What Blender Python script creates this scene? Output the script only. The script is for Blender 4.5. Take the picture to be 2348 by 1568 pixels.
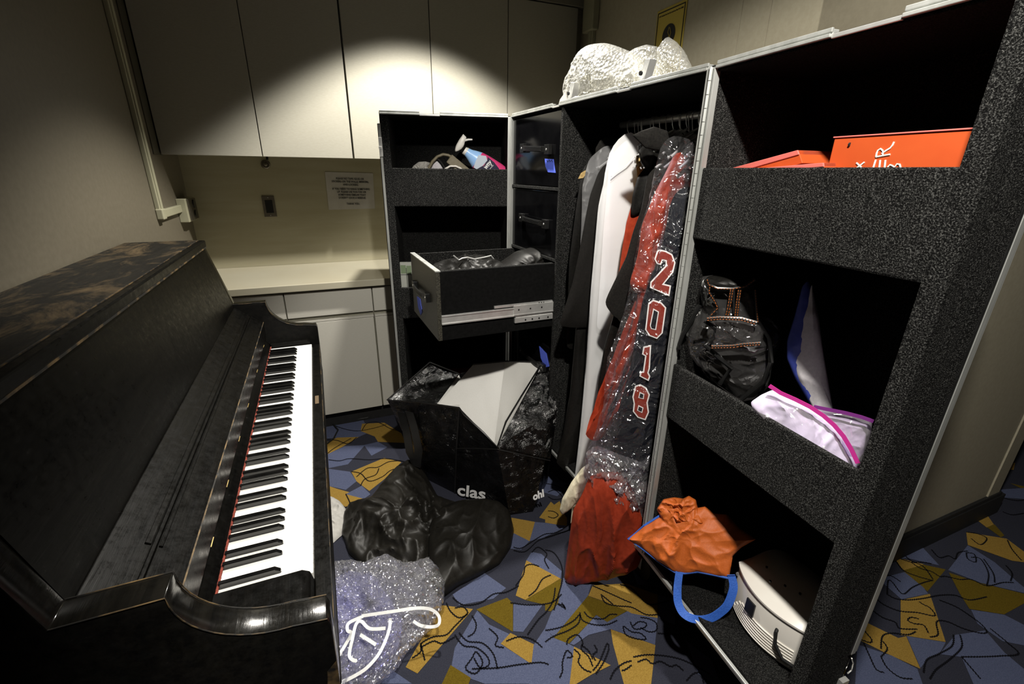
import bpy, bmesh, math, random
from mathutils import Vector, Matrix, noise
C_ = bpy.context
for o in list(bpy.data.objects): bpy.data.objects.remove(o)
col = C_.scene.collection
random.seed(7)
V = Vector
# ------------------------------------------------------------------ camera
F_PX, PITCH, ROLL, YAW, EYE = 1043.5, .3586, .0128, .3971, 1.408
FW = V((math.sin(YAW)*math.cos(PITCH), math.cos(YAW)*math.cos(PITCH), -math.sin(PITCH)))
R0 = V((math.cos(YAW), -math.sin(YAW), 0)); U0 = R0.cross(FW)
RT = R0*math.cos(ROLL)+U0*math.sin(ROLL); UP = -R0*math.sin(ROLL)+U0*math.cos(ROLL)
CAM = V((0, 0, EYE))
cd = bpy.data.cameras.new('camera'); cam = bpy.data.objects.new('camera', cd); col.objects.link(cam)
m = Matrix.Identity(4)
for i in range(3): m[i][0] = RT[i]; m[i][1] = UP[i]; m[i][2] = -FW[i]; m[i][3] = CAM[i]
cam.matrix_world = m
cd.sensor_width = 36; cd.lens = F_PX*36/2348; cd.clip_start = .02
C_.scene.camera = cam
# ------------------------------------------------------------------ world, lights, exposure
w_ = bpy.data.worlds.new('world'); C_.scene.world = w_; w_.use_nodes = True
w_.node_tree.nodes['Background'].inputs[0].default_value = (.05, .05, .05, 1)
w_.node_tree.nodes['Background'].inputs[1].default_value = .0
vs = C_.scene.view_settings
vs.view_transform = 'Standard'; vs.look = 'None'; vs.gamma = 1; vs.use_curve_mapping = False
vs.exposure = 0.0
LAMPS = [  # x, y, z, watts, half angle tan, blend, aim: a ceiling downlight and a tilted ceiling spotlight
    (.55, 2.03, 2.525, 260, 1.28, .32, (0, 0, -1)), (.23, .10, 2.38, 215, 1.05, .30, (.70, .78, -1.5))]
CEIL = 2.56
def spot(x, y, z, w, t, blend, aim):
    l = bpy.data.lights.new('downlight_lamp', 'SPOT'); l.energy = w; l.color = (1, .955, .87)
    l.spot_size = 2*math.atan(t); l.spot_blend = blend; l.shadow_soft_size = .035
    o = bpy.data.objects.new('downlight_lamp', l); col.objects.link(o); o.location = (x, y, z); o.rotation_euler = V(aim).to_track_quat('-Z', 'Y').to_euler()
for a in LAMPS: spot(*a)
# ------------------------------------------------------------------ where things stand
def ray(px, py): return FW + RT*((px-1174)/F_PX) - UP*((py-784)/F_PX)
def atz(px, py, z): r = ray(px, py); return CAM + r*((z-EYE)/r.z)
def atx(px, py, x): r = ray(px, py); return CAM + r*(x/r.x)
def aty(px, py, y): r = ray(px, py); return CAM + r*(y/r.y)
def atpl(px, py, P, n):
    r = ray(px, py); P = V(P); n = V(n); return CAM + r*((P-CAM).dot(n)/r.dot(n))
PA, PB, PC, PD = V((.2906, 2.1418, 0)), V((.8212, 2.0022, 0)), V((.8433, .8922, 0)), V((.8096, .2966, 0))
ZT, ZB = 1.634, .254
XL, YW, XR = -.629, 3.028, 1.55
# ------------------------------------------------------------------ materials
MT = {}
ALB_ = .5   # painted surfaces of this dim room are kept low in albedo
ALB = .5
BRIGHT = {'key_ivory', 'cloth_white', 'cloth_cream', 'elastic_white', 'heater_white', 'print_white', 'digit_white', 'marker_white', 'aluminium', 'steel', 'tarp_white', 'brass', 'nozzle_white', 'cloth_red', 'cloth_orange', 'box_orange', 'box_pink', 'lace_tan', 'blue_tape', 'webbing_blue', 'zip_magenta', 'bottle_blue', 'bottle_pale', 'bottle_pink'}
def mat(name, base=(.5, .5, .5), rough=.5, metal=0, spec=.5, coat=0):
    global ALB
    ALB = 1 if name in BRIGHT else ALB_
    m = bpy.data.materials.new(name); m.use_nodes = True; MT[name] = m
    b = m.node_tree.nodes['Principled BSDF']
    b.inputs['Base Color'].default_value = (*[c*ALB for c in base], 1); b.inputs['Roughness'].default_value = rough
    b.inputs['Metallic'].default_value = metal; b.inputs['Specular IOR Level'].default_value = spec
    b.inputs['Coat Weight'].default_value = coat
    return m, m.node_tree.nodes, m.node_tree.links, b
def nz(N, L, scale=5, detail=2, rough=.5, dist=0, vec=None, kind='Object', sc=None, ty='ShaderNodeTexNoise'):
    tc = N.new('ShaderNodeTexCoord'); t = N.new(ty); out = tc.outputs[kind]
    if sc:
        mp = N.new('ShaderNodeMapping'); mp.inputs['Scale'].default_value = sc; L.new(out, mp.inputs[0]); out = mp.outputs[0]
    t.inputs['Scale'].default_value = scale
    if ty == 'ShaderNodeTexNoise':
        t.inputs['Detail'].default_value = detail; t.inputs['Roughness'].default_value = rough; t.inputs['Distortion'].default_value = dist
    L.new(out, t.inputs['Vector']); return t
def ramp(N, L, src, stops, interp='LINEAR', alb=True):
    r = N.new('ShaderNodeValToRGB'); r.color_ramp.interpolation = interp
    e = r.color_ramp.elements
    while len(e) > 1: e.remove(e[-1])
    if alb: stops = [(p_, tuple(c*ALB for c in c_)) for p_, c_ in stops]
    e[0].position = stops[0][0]; e[0].color = (*stops[0][1], 1)
    for p, c in stops[1:]:
        x = e.new(p); x.color = (*c, 1)
    L.new(src, r.inputs[0]); return r
def bump(N, L, b, src, strength, dist=.01):
    bp = N.new('ShaderNodeBump'); bp.inputs['Strength'].default_value = strength; bp.inputs['Distance'].default_value = dist
    L.new(src, bp.inputs['Height']); L.new(bp.outputs[0], b.inputs['Normal']); return bp
def noisy(name, c1, c2, scale, rough=.5, metal=0, spec=.5, bst=0, bd=.002, lo=.35, hi=.65, sc=None, detail=3, dist=0):
    m, N, L, b = mat(name, c1, rough, metal, spec)
    t = nz(N, L, scale, detail, .6, dist, sc=sc)
    r = ramp(N, L, t.outputs[0], [(lo, c1), (hi, c2)]); L.new(r.outputs[0], b.inputs['Base Color'])
    if bst: bump(N, L, b, t.outputs[0], bst, bd)
    return m
noisy('wall_paint', (.21, .183, .128), (.24, .21, .15), 60, .55, bst=.15, bd=.0008)  # wall paint darkened, with the left wall's shade put into the colour
noisy('wall_paint_lit', (.62, .56, .41), (.68, .62, .46), 60, .55, bst=.15, bd=.0008)  # same wall paint lightened, standing in for bounce light on the right
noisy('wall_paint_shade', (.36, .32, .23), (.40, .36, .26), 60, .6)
noisy('backsplash', (.60, .55, .37), (.68, .63, .45), 2.2, .32, sc=(1, 1, 9), detail=5, dist=.4)
noisy('worktop', (.78, .72, .54), (.82, .77, .60), 3, .22)
noisy('cabinet_laminate', (.68, .65, .54), (.74, .71, .60), 60, .30, sc=(1, 1, 8), bst=.12, bd=.0006)
noisy('cabinet_laminate_lit', (.92, .89, .78), (.98, .95, .85), 60, .35, sc=(1, 1, 8), bst=.12, bd=.0006)  # same laminate lightened for the base fronts, which the lamp only grazes
noisy('filler_dark', (.10, .09, .06), (.12, .11, .075), 9, .7)
noisy('cabinet_core', (.05, .045, .03), (.06, .055, .04), 9, .8)
noisy('cabinet_edge', (.42, .40, .31), (.46, .44, .34), 9, .5)
noisy('ceiling_paint', (.42, .39, .31), (.45, .42, .34), 9, .8)
noisy('raceway_plastic', (.60, .58, .40), (.66, .64, .45), 6, .4)
noisy('paper', (.72, .69, .64), (.78, .75, .70), 20, .8)
mat('ink', (.02, .02, .02), .7)
noisy('black_plastic', (.012, .012, .012), (.02, .02, .02), 40, .35)
noisy('rubber', (.006, .006, .006), (.012, .012, .012), 40, .7)
noisy('aluminium', (.40, .41, .39), (.54, .55, .53), 30, .42, .55, bst=.1, bd=.0005, sc=(1, 1, .2))
noisy('steel', (.66, .66, .64), (.80, .80, .78), 20, .32, .7)
noisy('brushed_plate', (.30, .27, .22), (.38, .34, .28), 50, .45, 1)
noisy('brass', (.40, .28, .09), (.52, .38, .13), 60, .45, .4)
# speckled grey carpet lining the road case
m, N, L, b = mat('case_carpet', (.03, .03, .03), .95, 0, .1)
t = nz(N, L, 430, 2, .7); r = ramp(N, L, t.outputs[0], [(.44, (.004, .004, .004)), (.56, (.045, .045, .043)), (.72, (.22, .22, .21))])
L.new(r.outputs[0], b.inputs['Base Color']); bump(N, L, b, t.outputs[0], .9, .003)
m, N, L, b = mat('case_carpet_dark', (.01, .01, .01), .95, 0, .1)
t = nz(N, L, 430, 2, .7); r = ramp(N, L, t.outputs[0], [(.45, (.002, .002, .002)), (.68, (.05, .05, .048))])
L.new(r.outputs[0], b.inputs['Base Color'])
noisy('case_laminate', (.004, .004, .005), (.008, .008, .009), 12, .12, 0, .35, bst=.04, bd=.0004)
m, N, L, b = mat('drawer_laminate', (.1, .1, .08), .45)
t = nz(N, L, 300, 2, .6); r = ramp(N, L, t.outputs[0], [(.4, (.035, .032, .024)), (.65, (.13, .125, .095))]); L.new(r.outputs[0], b.inputs['Base Color'])
noisy('drawer_side', (.008, .008, .008), (.012, .012, .012), 90, .85, 0, .05)
# black worn piano wood
def pianomat(name, k=1, rough=.3, worn=0.0, sp=.22):
    m, N, L, b = mat(name, (.01, .01, .01), rough, 0, sp)
    t = nz(N, L, 14, 6, .65, .3, sc=(5, .35, 5)); r = ramp(N, L, t.outputs[0], [(.3, (.004*k, .004*k, .004*k)), (.7, (.020*k, .018*k, .014*k))])
    s = nz(N, L, 55, 6, .8, 0); rs = ramp(N, L, s.outputs[0], [(.66, (0, 0, 0)), (.72, (1, 1, 1))], alb=False)
    mx = N.new('ShaderNodeMixRGB'); mx.inputs[2].default_value = (.04, .038, .034, 1)
    mul = N.new('ShaderNodeMath'); mul.operation = 'MULTIPLY'; mul.inputs[1].default_value = .5
    L.new(rs.outputs[0], mul.inputs[0]); L.new(mul.outputs[0], mx.inputs[0]); L.new(r.outputs[0], mx.inputs[1])
    last = mx
    if worn:
        g = nz(N, L, 6.5, 7, .72, .6, sc=(1.6, .8, 1)); rg = ramp(N, L, g.outputs[0], [(.48, (0, 0, 0)), (.66, (1, 1, 1))], alb=False)
        mu = N.new('ShaderNodeMath'); mu.operation = 'MULTIPLY'; mu.inputs[1].default_value = worn; L.new(rg.outputs[0], mu.inputs[0])
        m2 = N.new('ShaderNodeMixRGB'); m2.inputs[2].default_value = (.085, .06, .032, 1); L.new(mu.outputs[0], m2.inputs[0]); L.new(mx.outputs[0], m2.inputs[1]); last = m2
    L.new(last.outputs[0], b.inputs['Base Color'])
    rr = ramp(N, L, s.outputs[0], [(.3, (rough*.8,)*3), (.7, (min(1, rough*1.8),)*3)], alb=False); L.new(rr.outputs[0], b.inputs['Roughness'])
    bump(N, L, b, t.outputs[0], .25, .0015)
pianomat('piano_black', .32, .28, sp=.11); pianomat('piano_top', 1.2, .42, 1, .22); pianomat('piano_gloss', .8, .13, sp=.5); pianomat('fallboard_gloss', .4, .24, sp=.15); pianomat('piano_side', .6, .5, sp=.12)
noisy('piano_bare_edge', (.01, .008, .005), (.40, .25, .09), 26, .6, lo=.46, hi=.72)
noisy('key_ivory', (.86, .85, .80), (.90, .89, .85), 20, .12, spec=.6)
noisy('key_ebony', (.006, .006, .006), (.010, .010, .010), 60, .12, spec=.6)
noisy('red_felt', (.25, .035, .02), (.42, .07, .035), 200, .95, bst=.6)
# ------------------------------------------------------------------ mesh helper
class MB:
    def __init__(s): s.v = []; s.f = []; s.m = []; s.mats = []
    def mi(s, m):
        if m not in s.mats: s.mats.append(m)
        return s.mats.index(m)
    def add(s, vs, fs, m):
        k = len(s.v); s.v += [V(p) for p in vs]; i = s.mi(m)
        for f in fs: s.f.append([k+j for j in f]); s.m.append(i)
        return s
    def box(s, o, a, b, c, m):
        o, a, b, c = V(o), V(a), V(b), V(c)
        if a.cross(b).dot(c) < 0: a, b = b, a
        p = [o, o+a, o+a+b, o+b]; p += [q+c for q in p]
        return s.add(p, [(3, 2, 1, 0), (4, 5, 6, 7), (0, 1, 5, 4), (1, 2, 6, 5), (2, 3, 7, 6), (3, 0, 4, 7)], m)
    def bx(s, x0, x1, y0, y1, z0, z1, m): return s.box((x0, y0, z0), (x1-x0, 0, 0), (0, y1-y0, 0), (0, 0, z1-z0), m)
    def prism(s, poly, d, m):  # poly: list of 3D points, extruded by d
        d = V(d); n = len(poly); p = [V(q) for q in poly]
        nn = V((0, 0, 0))
        for i in range(n): nn += p[i].cross(p[(i+1) % n])
        if nn.dot(d) > 0: p = p[::-1]
        p2 = p+[q+d for q in p]
        return s.add(p2, [list(range(n)), list(range(2*n-1, n-1, -1))]+[[i, i+n, (i+1) % n+n, (i+1) % n] for i in range(n)], m)
    def tube(s, pts, r, m, n=8, closed=False, rr=None):
        pts = [V(p) for p in pts]; k = len(pts); rings = []
        up = V((.1, .2, 1)).normalized()
        for i, p in enumerate(pts):
            a = pts[(i-1) % k] if closed or i > 0 else p; b = pts[(i+1) % k] if closed or i < k-1 else p
            t = (b-a).normalized(); x = t.cross(up)
            if x.length < .05: x = t.cross(V((1, 0, 0)))
            x.normalize(); y = x.cross(t); R = rr[i] if rr else r
            rings.append([p+(x*math.cos(2*math.pi*j/n)+y*math.sin(2*math.pi*j/n))*R for j in range(n)])
        vs = [q for g in rings for q in g]; fs = []
        for i in range(k if closed else k-1):
            i2 = (i+1) % k
            for j in range(n): fs.append((i*n+j, i*n+(j+1) % n, i2*n+(j+1) % n, i2*n+j))
        if not closed: fs += [list(range(n))[::-1], [(k-1)*n+j for j in range(n)]]
        return s.add(vs, fs, m)
    def cyl(s, p, q, r, m, n=20): return s.tube([p, q], r, m, n)
    def loft(s, rings, m, cap=True, closed=True):
        n = len(rings[0]); k = len(rings); vs = [q for g in rings for q in g]; fs = []
        for i in range(k-1):
            for j in range(n if closed else n-1): fs.append((i*n+j, i*n+(j+1) % n, (i+1)*n+(j+1) % n, (i+1)*n+j))
        if cap: fs += [list(range(n))[::-1], [(k-1)*n+j for j in range(n)]]
        return s.add(vs, fs, m)
    def ribbon(s, pts, side, th, m):  # flat strap along pts, side = list/one width vector
        k = len(pts); pts = [V(p) for p in pts]; sd = side if isinstance(side, list) else [V(side)]*k; rings = []
        for i, p in enumerate(pts):
            t = (pts[min(i+1, k-1)]-pts[max(i-1, 0)]).normalized(); w = V(sd[i]); n = t.cross(w).normalized()*th/2
            rings.append([p-w/2-n, p+w/2-n, p+w/2+n, p-w/2+n])
        return s.loft(rings, m)
    def build(s, name, parent=None, smooth=False, bevel=0, seg=2, sub=0, angle=40, mats=None):
        me = bpy.data.meshes.new(name); o = bpy.data.objects.new(name, me); col.objects.link(o)
        org = V((0, 0, 0))
        if parent is None and s.v:
            lo = V([min(p[i] for p in s.v) for i in range(3)]); hi = V([max(p[i] for p in s.v) for i in range(3)]); org = V(((lo.x+hi.x)/2, (lo.y+hi.y)/2, lo.z))
        elif parent is not None: org = V(parent.get('_w', (0, 0, 0)))
        me.from_pydata([p-org for p in s.v], [], s.f); me.update()
        for mm in s.mats: me.materials.append(MT[mm])
        for p, i in zip(me.polygons, s.m): p.material_index = i; p.use_smooth = smooth
        if parent is None: o.location = org; WP[o.name] = org
        else:
            o.parent = parent; org2 = V(WP[parent.name]); WP[o.name] = org2
            for v_ in me.vertices: v_.co += org-org2
        if bevel:
            b = o.modifiers.new('bevel', 'BEVEL'); b.width = bevel; b.segments = seg; b.limit_method = 'ANGLE'; b.angle_limit = math.radians(40); b.harden_normals = False
        if sub:
            b = o.modifiers.new('sub', 'SUBSURF'); b.levels = sub; b.render_levels = sub
        if smooth:
            try: me.set_sharp_from_angle(angle=math.radians(angle))
            except Exception: pass
        return o
WP = {}
def thing(name, label, cat, loc=(0, 0, 0), group=None):
    o = bpy.data.objects.new(name, None); col.objects.link(o); o.location = loc; o.empty_display_size = .05
    WP[o.name] = V(loc); tag(o, label, cat, group); return o
def tag(o, label=None, cat=None, group=None, kind=None):
    if label: o['label'] = label
    if cat: o['category'] = cat
    if group: o['group'] = group
    if kind: o['kind'] = kind
    return o
def struct(name, mb, **k): o = mb.build(name, **k); o['kind'] = 'structure'; return o
def textmesh(txt, size, m, org, ux, uz, name, parent, align='CENTER', off=.0004, xs=1, space=1, thick=0, lh=1):
    """raised ink letters lying on a surface: ux = reading direction, uz = up direction"""
    cu = bpy.data.curves.new('t', 'FONT'); cu.body = txt; cu.size = size; cu.align_x = align; cu.offset = thick; cu.extrude = .0002
    cu.space_character = space; cu.space_line = lh; cu.resolution_u = 3
    to = bpy.data.objects.new('t', cu); col.objects.link(to); dg = bpy.context.evaluated_depsgraph_get()
    me = bpy.data.meshes.new_from_object(to.evaluated_get(dg)); bpy.data.objects.remove(to); bpy.data.curves.remove(cu)
    ux, uz = V(ux).normalized(), V(uz).normalized(); n = ux.cross(uz).normalized(); org = V(org)+n*off
    po = V(WP[parent.name])
    for v_ in me.vertices: v_.co = org+ux*v_.co.x*xs+uz*v_.co.y+n*v_.co.z-po
    me.materials.clear(); me.materials.append(MT[m]); me.name = name
    o = bpy.data.objects.new(name, me); col.objects.link(o); o.parent = parent; WP[o.name] = po
    return o
# ================================================================== room shell
YB, XE = -1.7, 3.7
struct('floor', MB().bx(XL-.1, XE+.1, YB-.1, YW+.1, -.1, 0, 'wall_paint'))  # pattern added below
fl = bpy.data.objects['floor']
struct('ceiling', MB().bx(XL-.1, XE+.1, YB-.1, YW+.1, CEIL, CEIL+.1, 'ceiling_paint'))
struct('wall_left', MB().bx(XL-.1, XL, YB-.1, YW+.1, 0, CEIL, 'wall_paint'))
struct('wall_back', MB().bx(XL, XR+.001, YW, YW+.1, 0, CEIL, 'backsplash'))
struct('wall_near', MB().bx(XL, XE, YB-.1, YB, 0, CEIL, 'wall_paint'))
struct('wall_far', MB().bx(XE, XE+.1, YB-.1, YW+.1, 0, CEIL, 'wall_paint'))
# right side: a boxed-out wall with panel joints, then its end face beyond the road case
mb = MB()
for y0, y1 in ((1.535, YW+.1), (1.405, 1.532), (1.21, 1.402)): mb.bx(XR, XR+.05, y0, y1, 0, CEIL, 'wall_paint_lit')
mb.bx(XR+.006, XR+.05, 1.2, YW+.1, 0, CEIL, 'cabinet_core')
struct('wall_right', mb)
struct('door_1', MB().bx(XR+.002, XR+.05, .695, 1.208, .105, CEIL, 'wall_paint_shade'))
mb = MB().bx(XR+.051, 2.52, .695, YW, .105, CEIL, 'wall_paint_lit').bx(2.524, 2.615, .69, YW, .105, CEIL, 'wall_paint_lit')
struct('wall_closet', mb)
struct('baseboard_closet', MB().bx(XR+.06, 2.66, .68, YW, .0, .10, 'rubber').bx(XR+.05, 2.63, .684, .695, .09, .118, 'rubber'))
struct('baseboard_near', MB().bx(XL, XE, YB, YB+.012, 0, .1, 'rubber'))
# recessed downlights that the lamps sit in
t = thing('ceiling_spotlight', 'tilted metal ceiling spotlight aimed at the road case', 'ceiling light', (LAMPS[1][0], LAMPS[1][1], CEIL))
a_ = V(LAMPS[1][6]).normalized(); c_ = V(LAMPS[1][:3])
MB().cyl(c_-a_*.10, c_-a_*.012, .045, 'steel').build('housing', t, True)
MB().cyl(c_-a_*.09, (c_.x, c_.y, CEIL), .008, 'steel').build('stem', t, True)
for i, (x, y, *_r) in enumerate(LAMPS[:1]):
    t = thing('ceiling_downlight', 'round ceiling downlight above the open left door of the road case', 'ceiling light', (x, y, CEIL-.03))
    prof = [(.055, -.002), (.075, -.010), (.095, -.008), (.098, 0), (.055, 0)]
    rings = [[V((x+math.cos(a*math.pi/16)*r, y+math.sin(a*math.pi/16)*r, CEIL+z)) for r, z in prof] for a in range(33)]
    mb = MB().loft(rings, 'steel', cap=False); mb.build('trim_ring', t, True)
# ================================================================== wall cabinets
YC, ZC, ZCT = 2.6846, 1.4616, 2.2749
xs = [-.6215, -.2078, .2162, .649, 1.0797, 1.506]
labs = ['white laminate wall cabinet with two doors in the left corner, mostly in shadow', 'white laminate wall cabinet with two doors in the middle of the bright lamp pool', 'single-door white laminate wall cabinet at the right end by the plastic pipe']
for k, (a, b) in enumerate(((0, 2), (2, 4), (4, 5))):
    t = thing('wall_cabinet', labs[k], 'cabinet', ((xs[a]+xs[b])/2, YC+.17, ZC), 'wall cabinets')
    MB().bx(xs[a]+.002, xs[b]-.002, YC+.02, YW, ZC+.004, ZCT, 'cabinet_edge').build('carcass', t)
    for i in range(a, b):
        g = .0022 if i != 2 else .0022
        x0 = xs[i]+(.0045 if i == 2 else g); x1 = xs[i+1]-(.0045 if i == 1 else g)
        MB().bx(x0, x1, YC, YC+.019, ZC, ZCT-.004, 'cabinet_laminate').build('cabinet_door', t, bevel=.0008)
mb = MB().bx(XL, xs[0]+.004, YC+.045, YC+.06, ZC+.01, ZCT, 'cabinet_core').bx(XL-.001, XL+.004, 2.595, YC+.05, ZC-.002, CEIL, 'filler_dark'); struct('trim_1', mb)
struct('trim_2', MB().bx(xs[5]-.001, XR, YC+.03, YC+.05, ZC+.01, ZCT, 'wall_paint_shade'))
struct('trim_3', MB().bx(XL, XR, YC-.012, YW, ZCT+.003, 2.311, 'ceiling_paint').bx(XL, XR, 2.45, YW, 2.31, CEIL, 'ceiling_paint'))
tag(MB().bx(-.196, -.186, YC+.01, YC+.03, ZC-.014, ZC+.003, 'black_plastic').build('cable_clip'), 'small black clip under the wall cabinet near the knob', 'clip')
# ================================================================== base cabinets and worktop
YF, ZTOP = 2.458, .867
YD = 2.488
o = tag(MB().bx(XL+.002, XR-.002, YF, YW-.002, ZTOP-.037, ZTOP, 'worktop').build('worktop', bevel=.004, seg=3), 'long pale cream worktop along the back wall', 'worktop')
bxs = [-.627, -.204, .224, .645, 1.066, 1.545]
bl = ['pale base cabinet in the far left corner behind the piano', 'pale base cabinet between the piano keyboard and the road case', 'pale base cabinet partly hidden by the left door of the road case', 'pale base cabinet hidden behind the road case drawers', 'pale base cabinet in the right corner behind the road case']
for i in range(5):
    x0, x1 = bxs[i], bxs[i+1]
    t = thing('base_cabinet', bl[i], 'cabinet', ((x0+x1)/2, YD+.25, 0), 'base cabinets')
    MB().bx(x0+.001, x1-.001, YD+.02, YW-.003, .10, ZTOP-.037, 'cabinet_edge').build('carcass', t)
    MB().bx(x0+.001, x1-.001, YD+.065, YW-.003, .0, .10, 'rubber').build('toe_kick', t)
    MB().bx(x0+.003, x1-.003, YD, YD+.019, .687, .818, 'cabinet_laminate_lit').build('drawer_front', t, bevel=.001)
    MB().bx(x0+.003, x1-.003, YD+.001, YD+.019, .655, .665, 'cabinet_laminate_lit').build('rail', t)
    MB().bx(x0+.0035, x1-.0055, YD, YD+.019, .106, .652, 'cabinet_laminate_lit').build('cabinet_door', t, bevel=.001)
struct('baseboard_back', MB().bx(XL, XR, YD+.055, YD+.064, 0, .098, 'rubber'))
# ================================================================== things on the walls
yw = YW-.0015
t = thing('wall_plate', 'brushed metal wall plate with a black rocker on the cream backsplash', 'switch', (-.243, YW, 1.146))
MB().bx(-.275, -.211, YW-.006, YW, 1.146, 1.261, 'brushed_plate').build('plate', t, bevel=.002)
MB().bx(-.262, -.224, YW-.009, YW-.004, 1.168, 1.238, 'black_plastic').build('rocker', t, bevel=.001)
MB().cyl((-.243, YW-.008, 1.252), (-.243, YW-.004, 1.252), .0025, 'steel').cyl((-.243, YW-.008, 1.155), (-.243, YW-.004, 1.155), .0025, 'steel').build('screw', t)
rings = [[V((-.226+math.cos(a*math.pi/12)*r, YW-d, 1.428+math.sin(a*math.pi/12)*r)) for a in range(24)] for r, d in ((.024, 0), (.024, .004), (.021, .008), (.017, .009), (.015, .006), (.011, .006), (.009, .013), (.004, .016))]
tag(MB().loft(rings, 'brushed_plate').build('door_bumper', smooth=True), 'small round metal bumper on the backsplash just below the wall cabinets', 'bumper')
# notice
t = thing('paper_notice', 'white paper notice in capitals taped to the cream backsplash', 'notice', (.205, yw, 1.285))
cor = [aty(*q, YW-.002) for q in ((745, 394), (855, 397), (860, 478), (754, 481))]
mb = MB(); mb.prism(cor, (0, .0012, 0), 'paper'); mb.build('sheet', t)
c = (cor[0]+cor[1])/2
ux = (cor[1]-cor[0]).normalized(); uz = V((0, 0, 1)); 
lines = [('PLEASE NO TAPE, GLUE, OR', 0), ('STICKERS ON THE WALLS, MIRRORS,', 1), ('AND LOCKERS.', 2), ('IF YOU NEED TO HANG SOMETHING', 3.45), ('UP, PLEASE USE FUN-TAK OR', 4.45), ('SOMETHING SIMILAR THAT', 5.45), ("DOESN'T LEAVE A RESIDUE.", 6.45), ('THANK YOU.', 8.5)]
for s, k in lines:
    textmesh(s, .0148, 'ink', c+V((.0015*k*.3, -.0016, -.040-k*.0168)), ux, uz, 'printed_line', t, xs=.86, thick=.0003)
# outlet box and raceway on the left wall
t = thing('outlet_box', 'cream surface-mounted outlet box with two round sockets on the left wall corner', 'outlet', (XL+.02, 2.87, 1.145))
MB().bx(XL, XL+.04, 2.775, 2.975, 1.150, 1.262, 'raceway_plastic').build('box', t, bevel=.003)
MB().bx(XL+.040, XL+.047, 2.80, 2.965, 1.155, 1.258, 'brushed_plate').build('face_plate', t, bevel=.002)
for z in (1.182, 1.232):
    MB().cyl((XL+.046, 2.90, z), (XL+.052, 2.90, z), .020, 'black_plastic').build('socket', t, True)
t = thing('cable_raceway', 'cream plastic cable raceway running down the left wall to the outlet box', 'cable duct', (XL, 2.47, 1.2))
MB().bx(XL, XL+.018, 2.425, 2.465, 1.20, CEIL, 'raceway_plastic').bx(XL+.0, XL+.024, 2.434, 2.456, 1.20, CEIL, 'raceway_plastic').build('vertical_duct', t, bevel=.003)
MB().bx(XL, XL+.02, 2.425, 2.775, 1.200, 1.234, 'raceway_plastic').build('horizontal_duct', t, bevel=.003)
MB().bx(XL, XL+.026, 2.420, 2.470, 1.196, 1.240, 'raceway_plastic').build('elbow', t, bevel=.004)
t = thing('cable_raceway', 'cream plastic raceway with a square box top on the right wall beside the wall cabinets', 'cable duct', (XR, 2.58, 1.4))
MB().bx(XR-.020, XR, 2.555, 2.605, 1.3, 2.15, 'raceway_plastic').bx(XR-.026, XR, 2.567, 2.592, 1.3, 2.15, 'raceway_plastic').build('vertical_duct', t, bevel=.003)
MB().bx(XR-.04, XR, 2.53, 2.64, 2.14, CEIL, 'raceway_plastic').build('junction_box', t, bevel=.005)
mat('sign_yellow', (.95, .74, .14), .45)
t = thing('no_smoking_sign', 'yellow no smoking sign with a black circle on the right wall', 'sign', (XR, 1.93, 1.8))
MB().bx(XR-.004, XR, 1.835, 2.025, 1.815, 2.095, 'sign_yellow').build('board', t, bevel=.001)
mb = MB()
xq = XR-.0055
for y0, y1, z0, z1 in ((1.842, 2.018, 2.081, 2.085), (1.842, 2.018, 1.825, 1.829), (1.842, 1.846, 1.825, 2.085), (2.014, 2.018, 1.825, 2.085)): mb.bx(xq, XR-.003, y0, y1, z0, z1, 'ink')
mb.build('printed_border', t)
MB().cyl((xq, 1.93, 1.985), (XR-.003, 1.93, 1.985), .042, 'ink', 32).build('printed_circle', t)
mb = MB().bx(xq-.001, xq, 1.905, 1.960, 1.950, 1.957, 'sign_yellow')
mb.tube([(xq-.0008, 1.91, 1.955), (xq-.0008, 1.92, 1.975), (xq-.0008, 1.915, 1.99), (xq-.0008, 1.925, 2.012)], .0014, 'sign_yellow', 6).tube([(xq-.0008, 1.935, 1.955), (xq-.0008, 1.925, 1.98), (xq-.0008, 1.935, 1.995), (xq-.0008, 1.93, 2.015)], .0014, 'sign_yellow', 6)
mb.build('printed_cigarette', t)
textmesh('NYC Smoke-Free Air Act Local Law No. 47 of 2002', .0085, 'ink', (XR-.0045, 1.93, 2.066), (0, -1, 0), (0, 0, 1), 'printed_line', t, xs=.86, thick=.0002)
textmesh('NO SMOKING', .036, 'ink', (XR-.0045, 1.93, 1.895), (0, -1, 0), (0, 0, 1), 'printed_line', t, xs=.62, thick=.0015)
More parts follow.
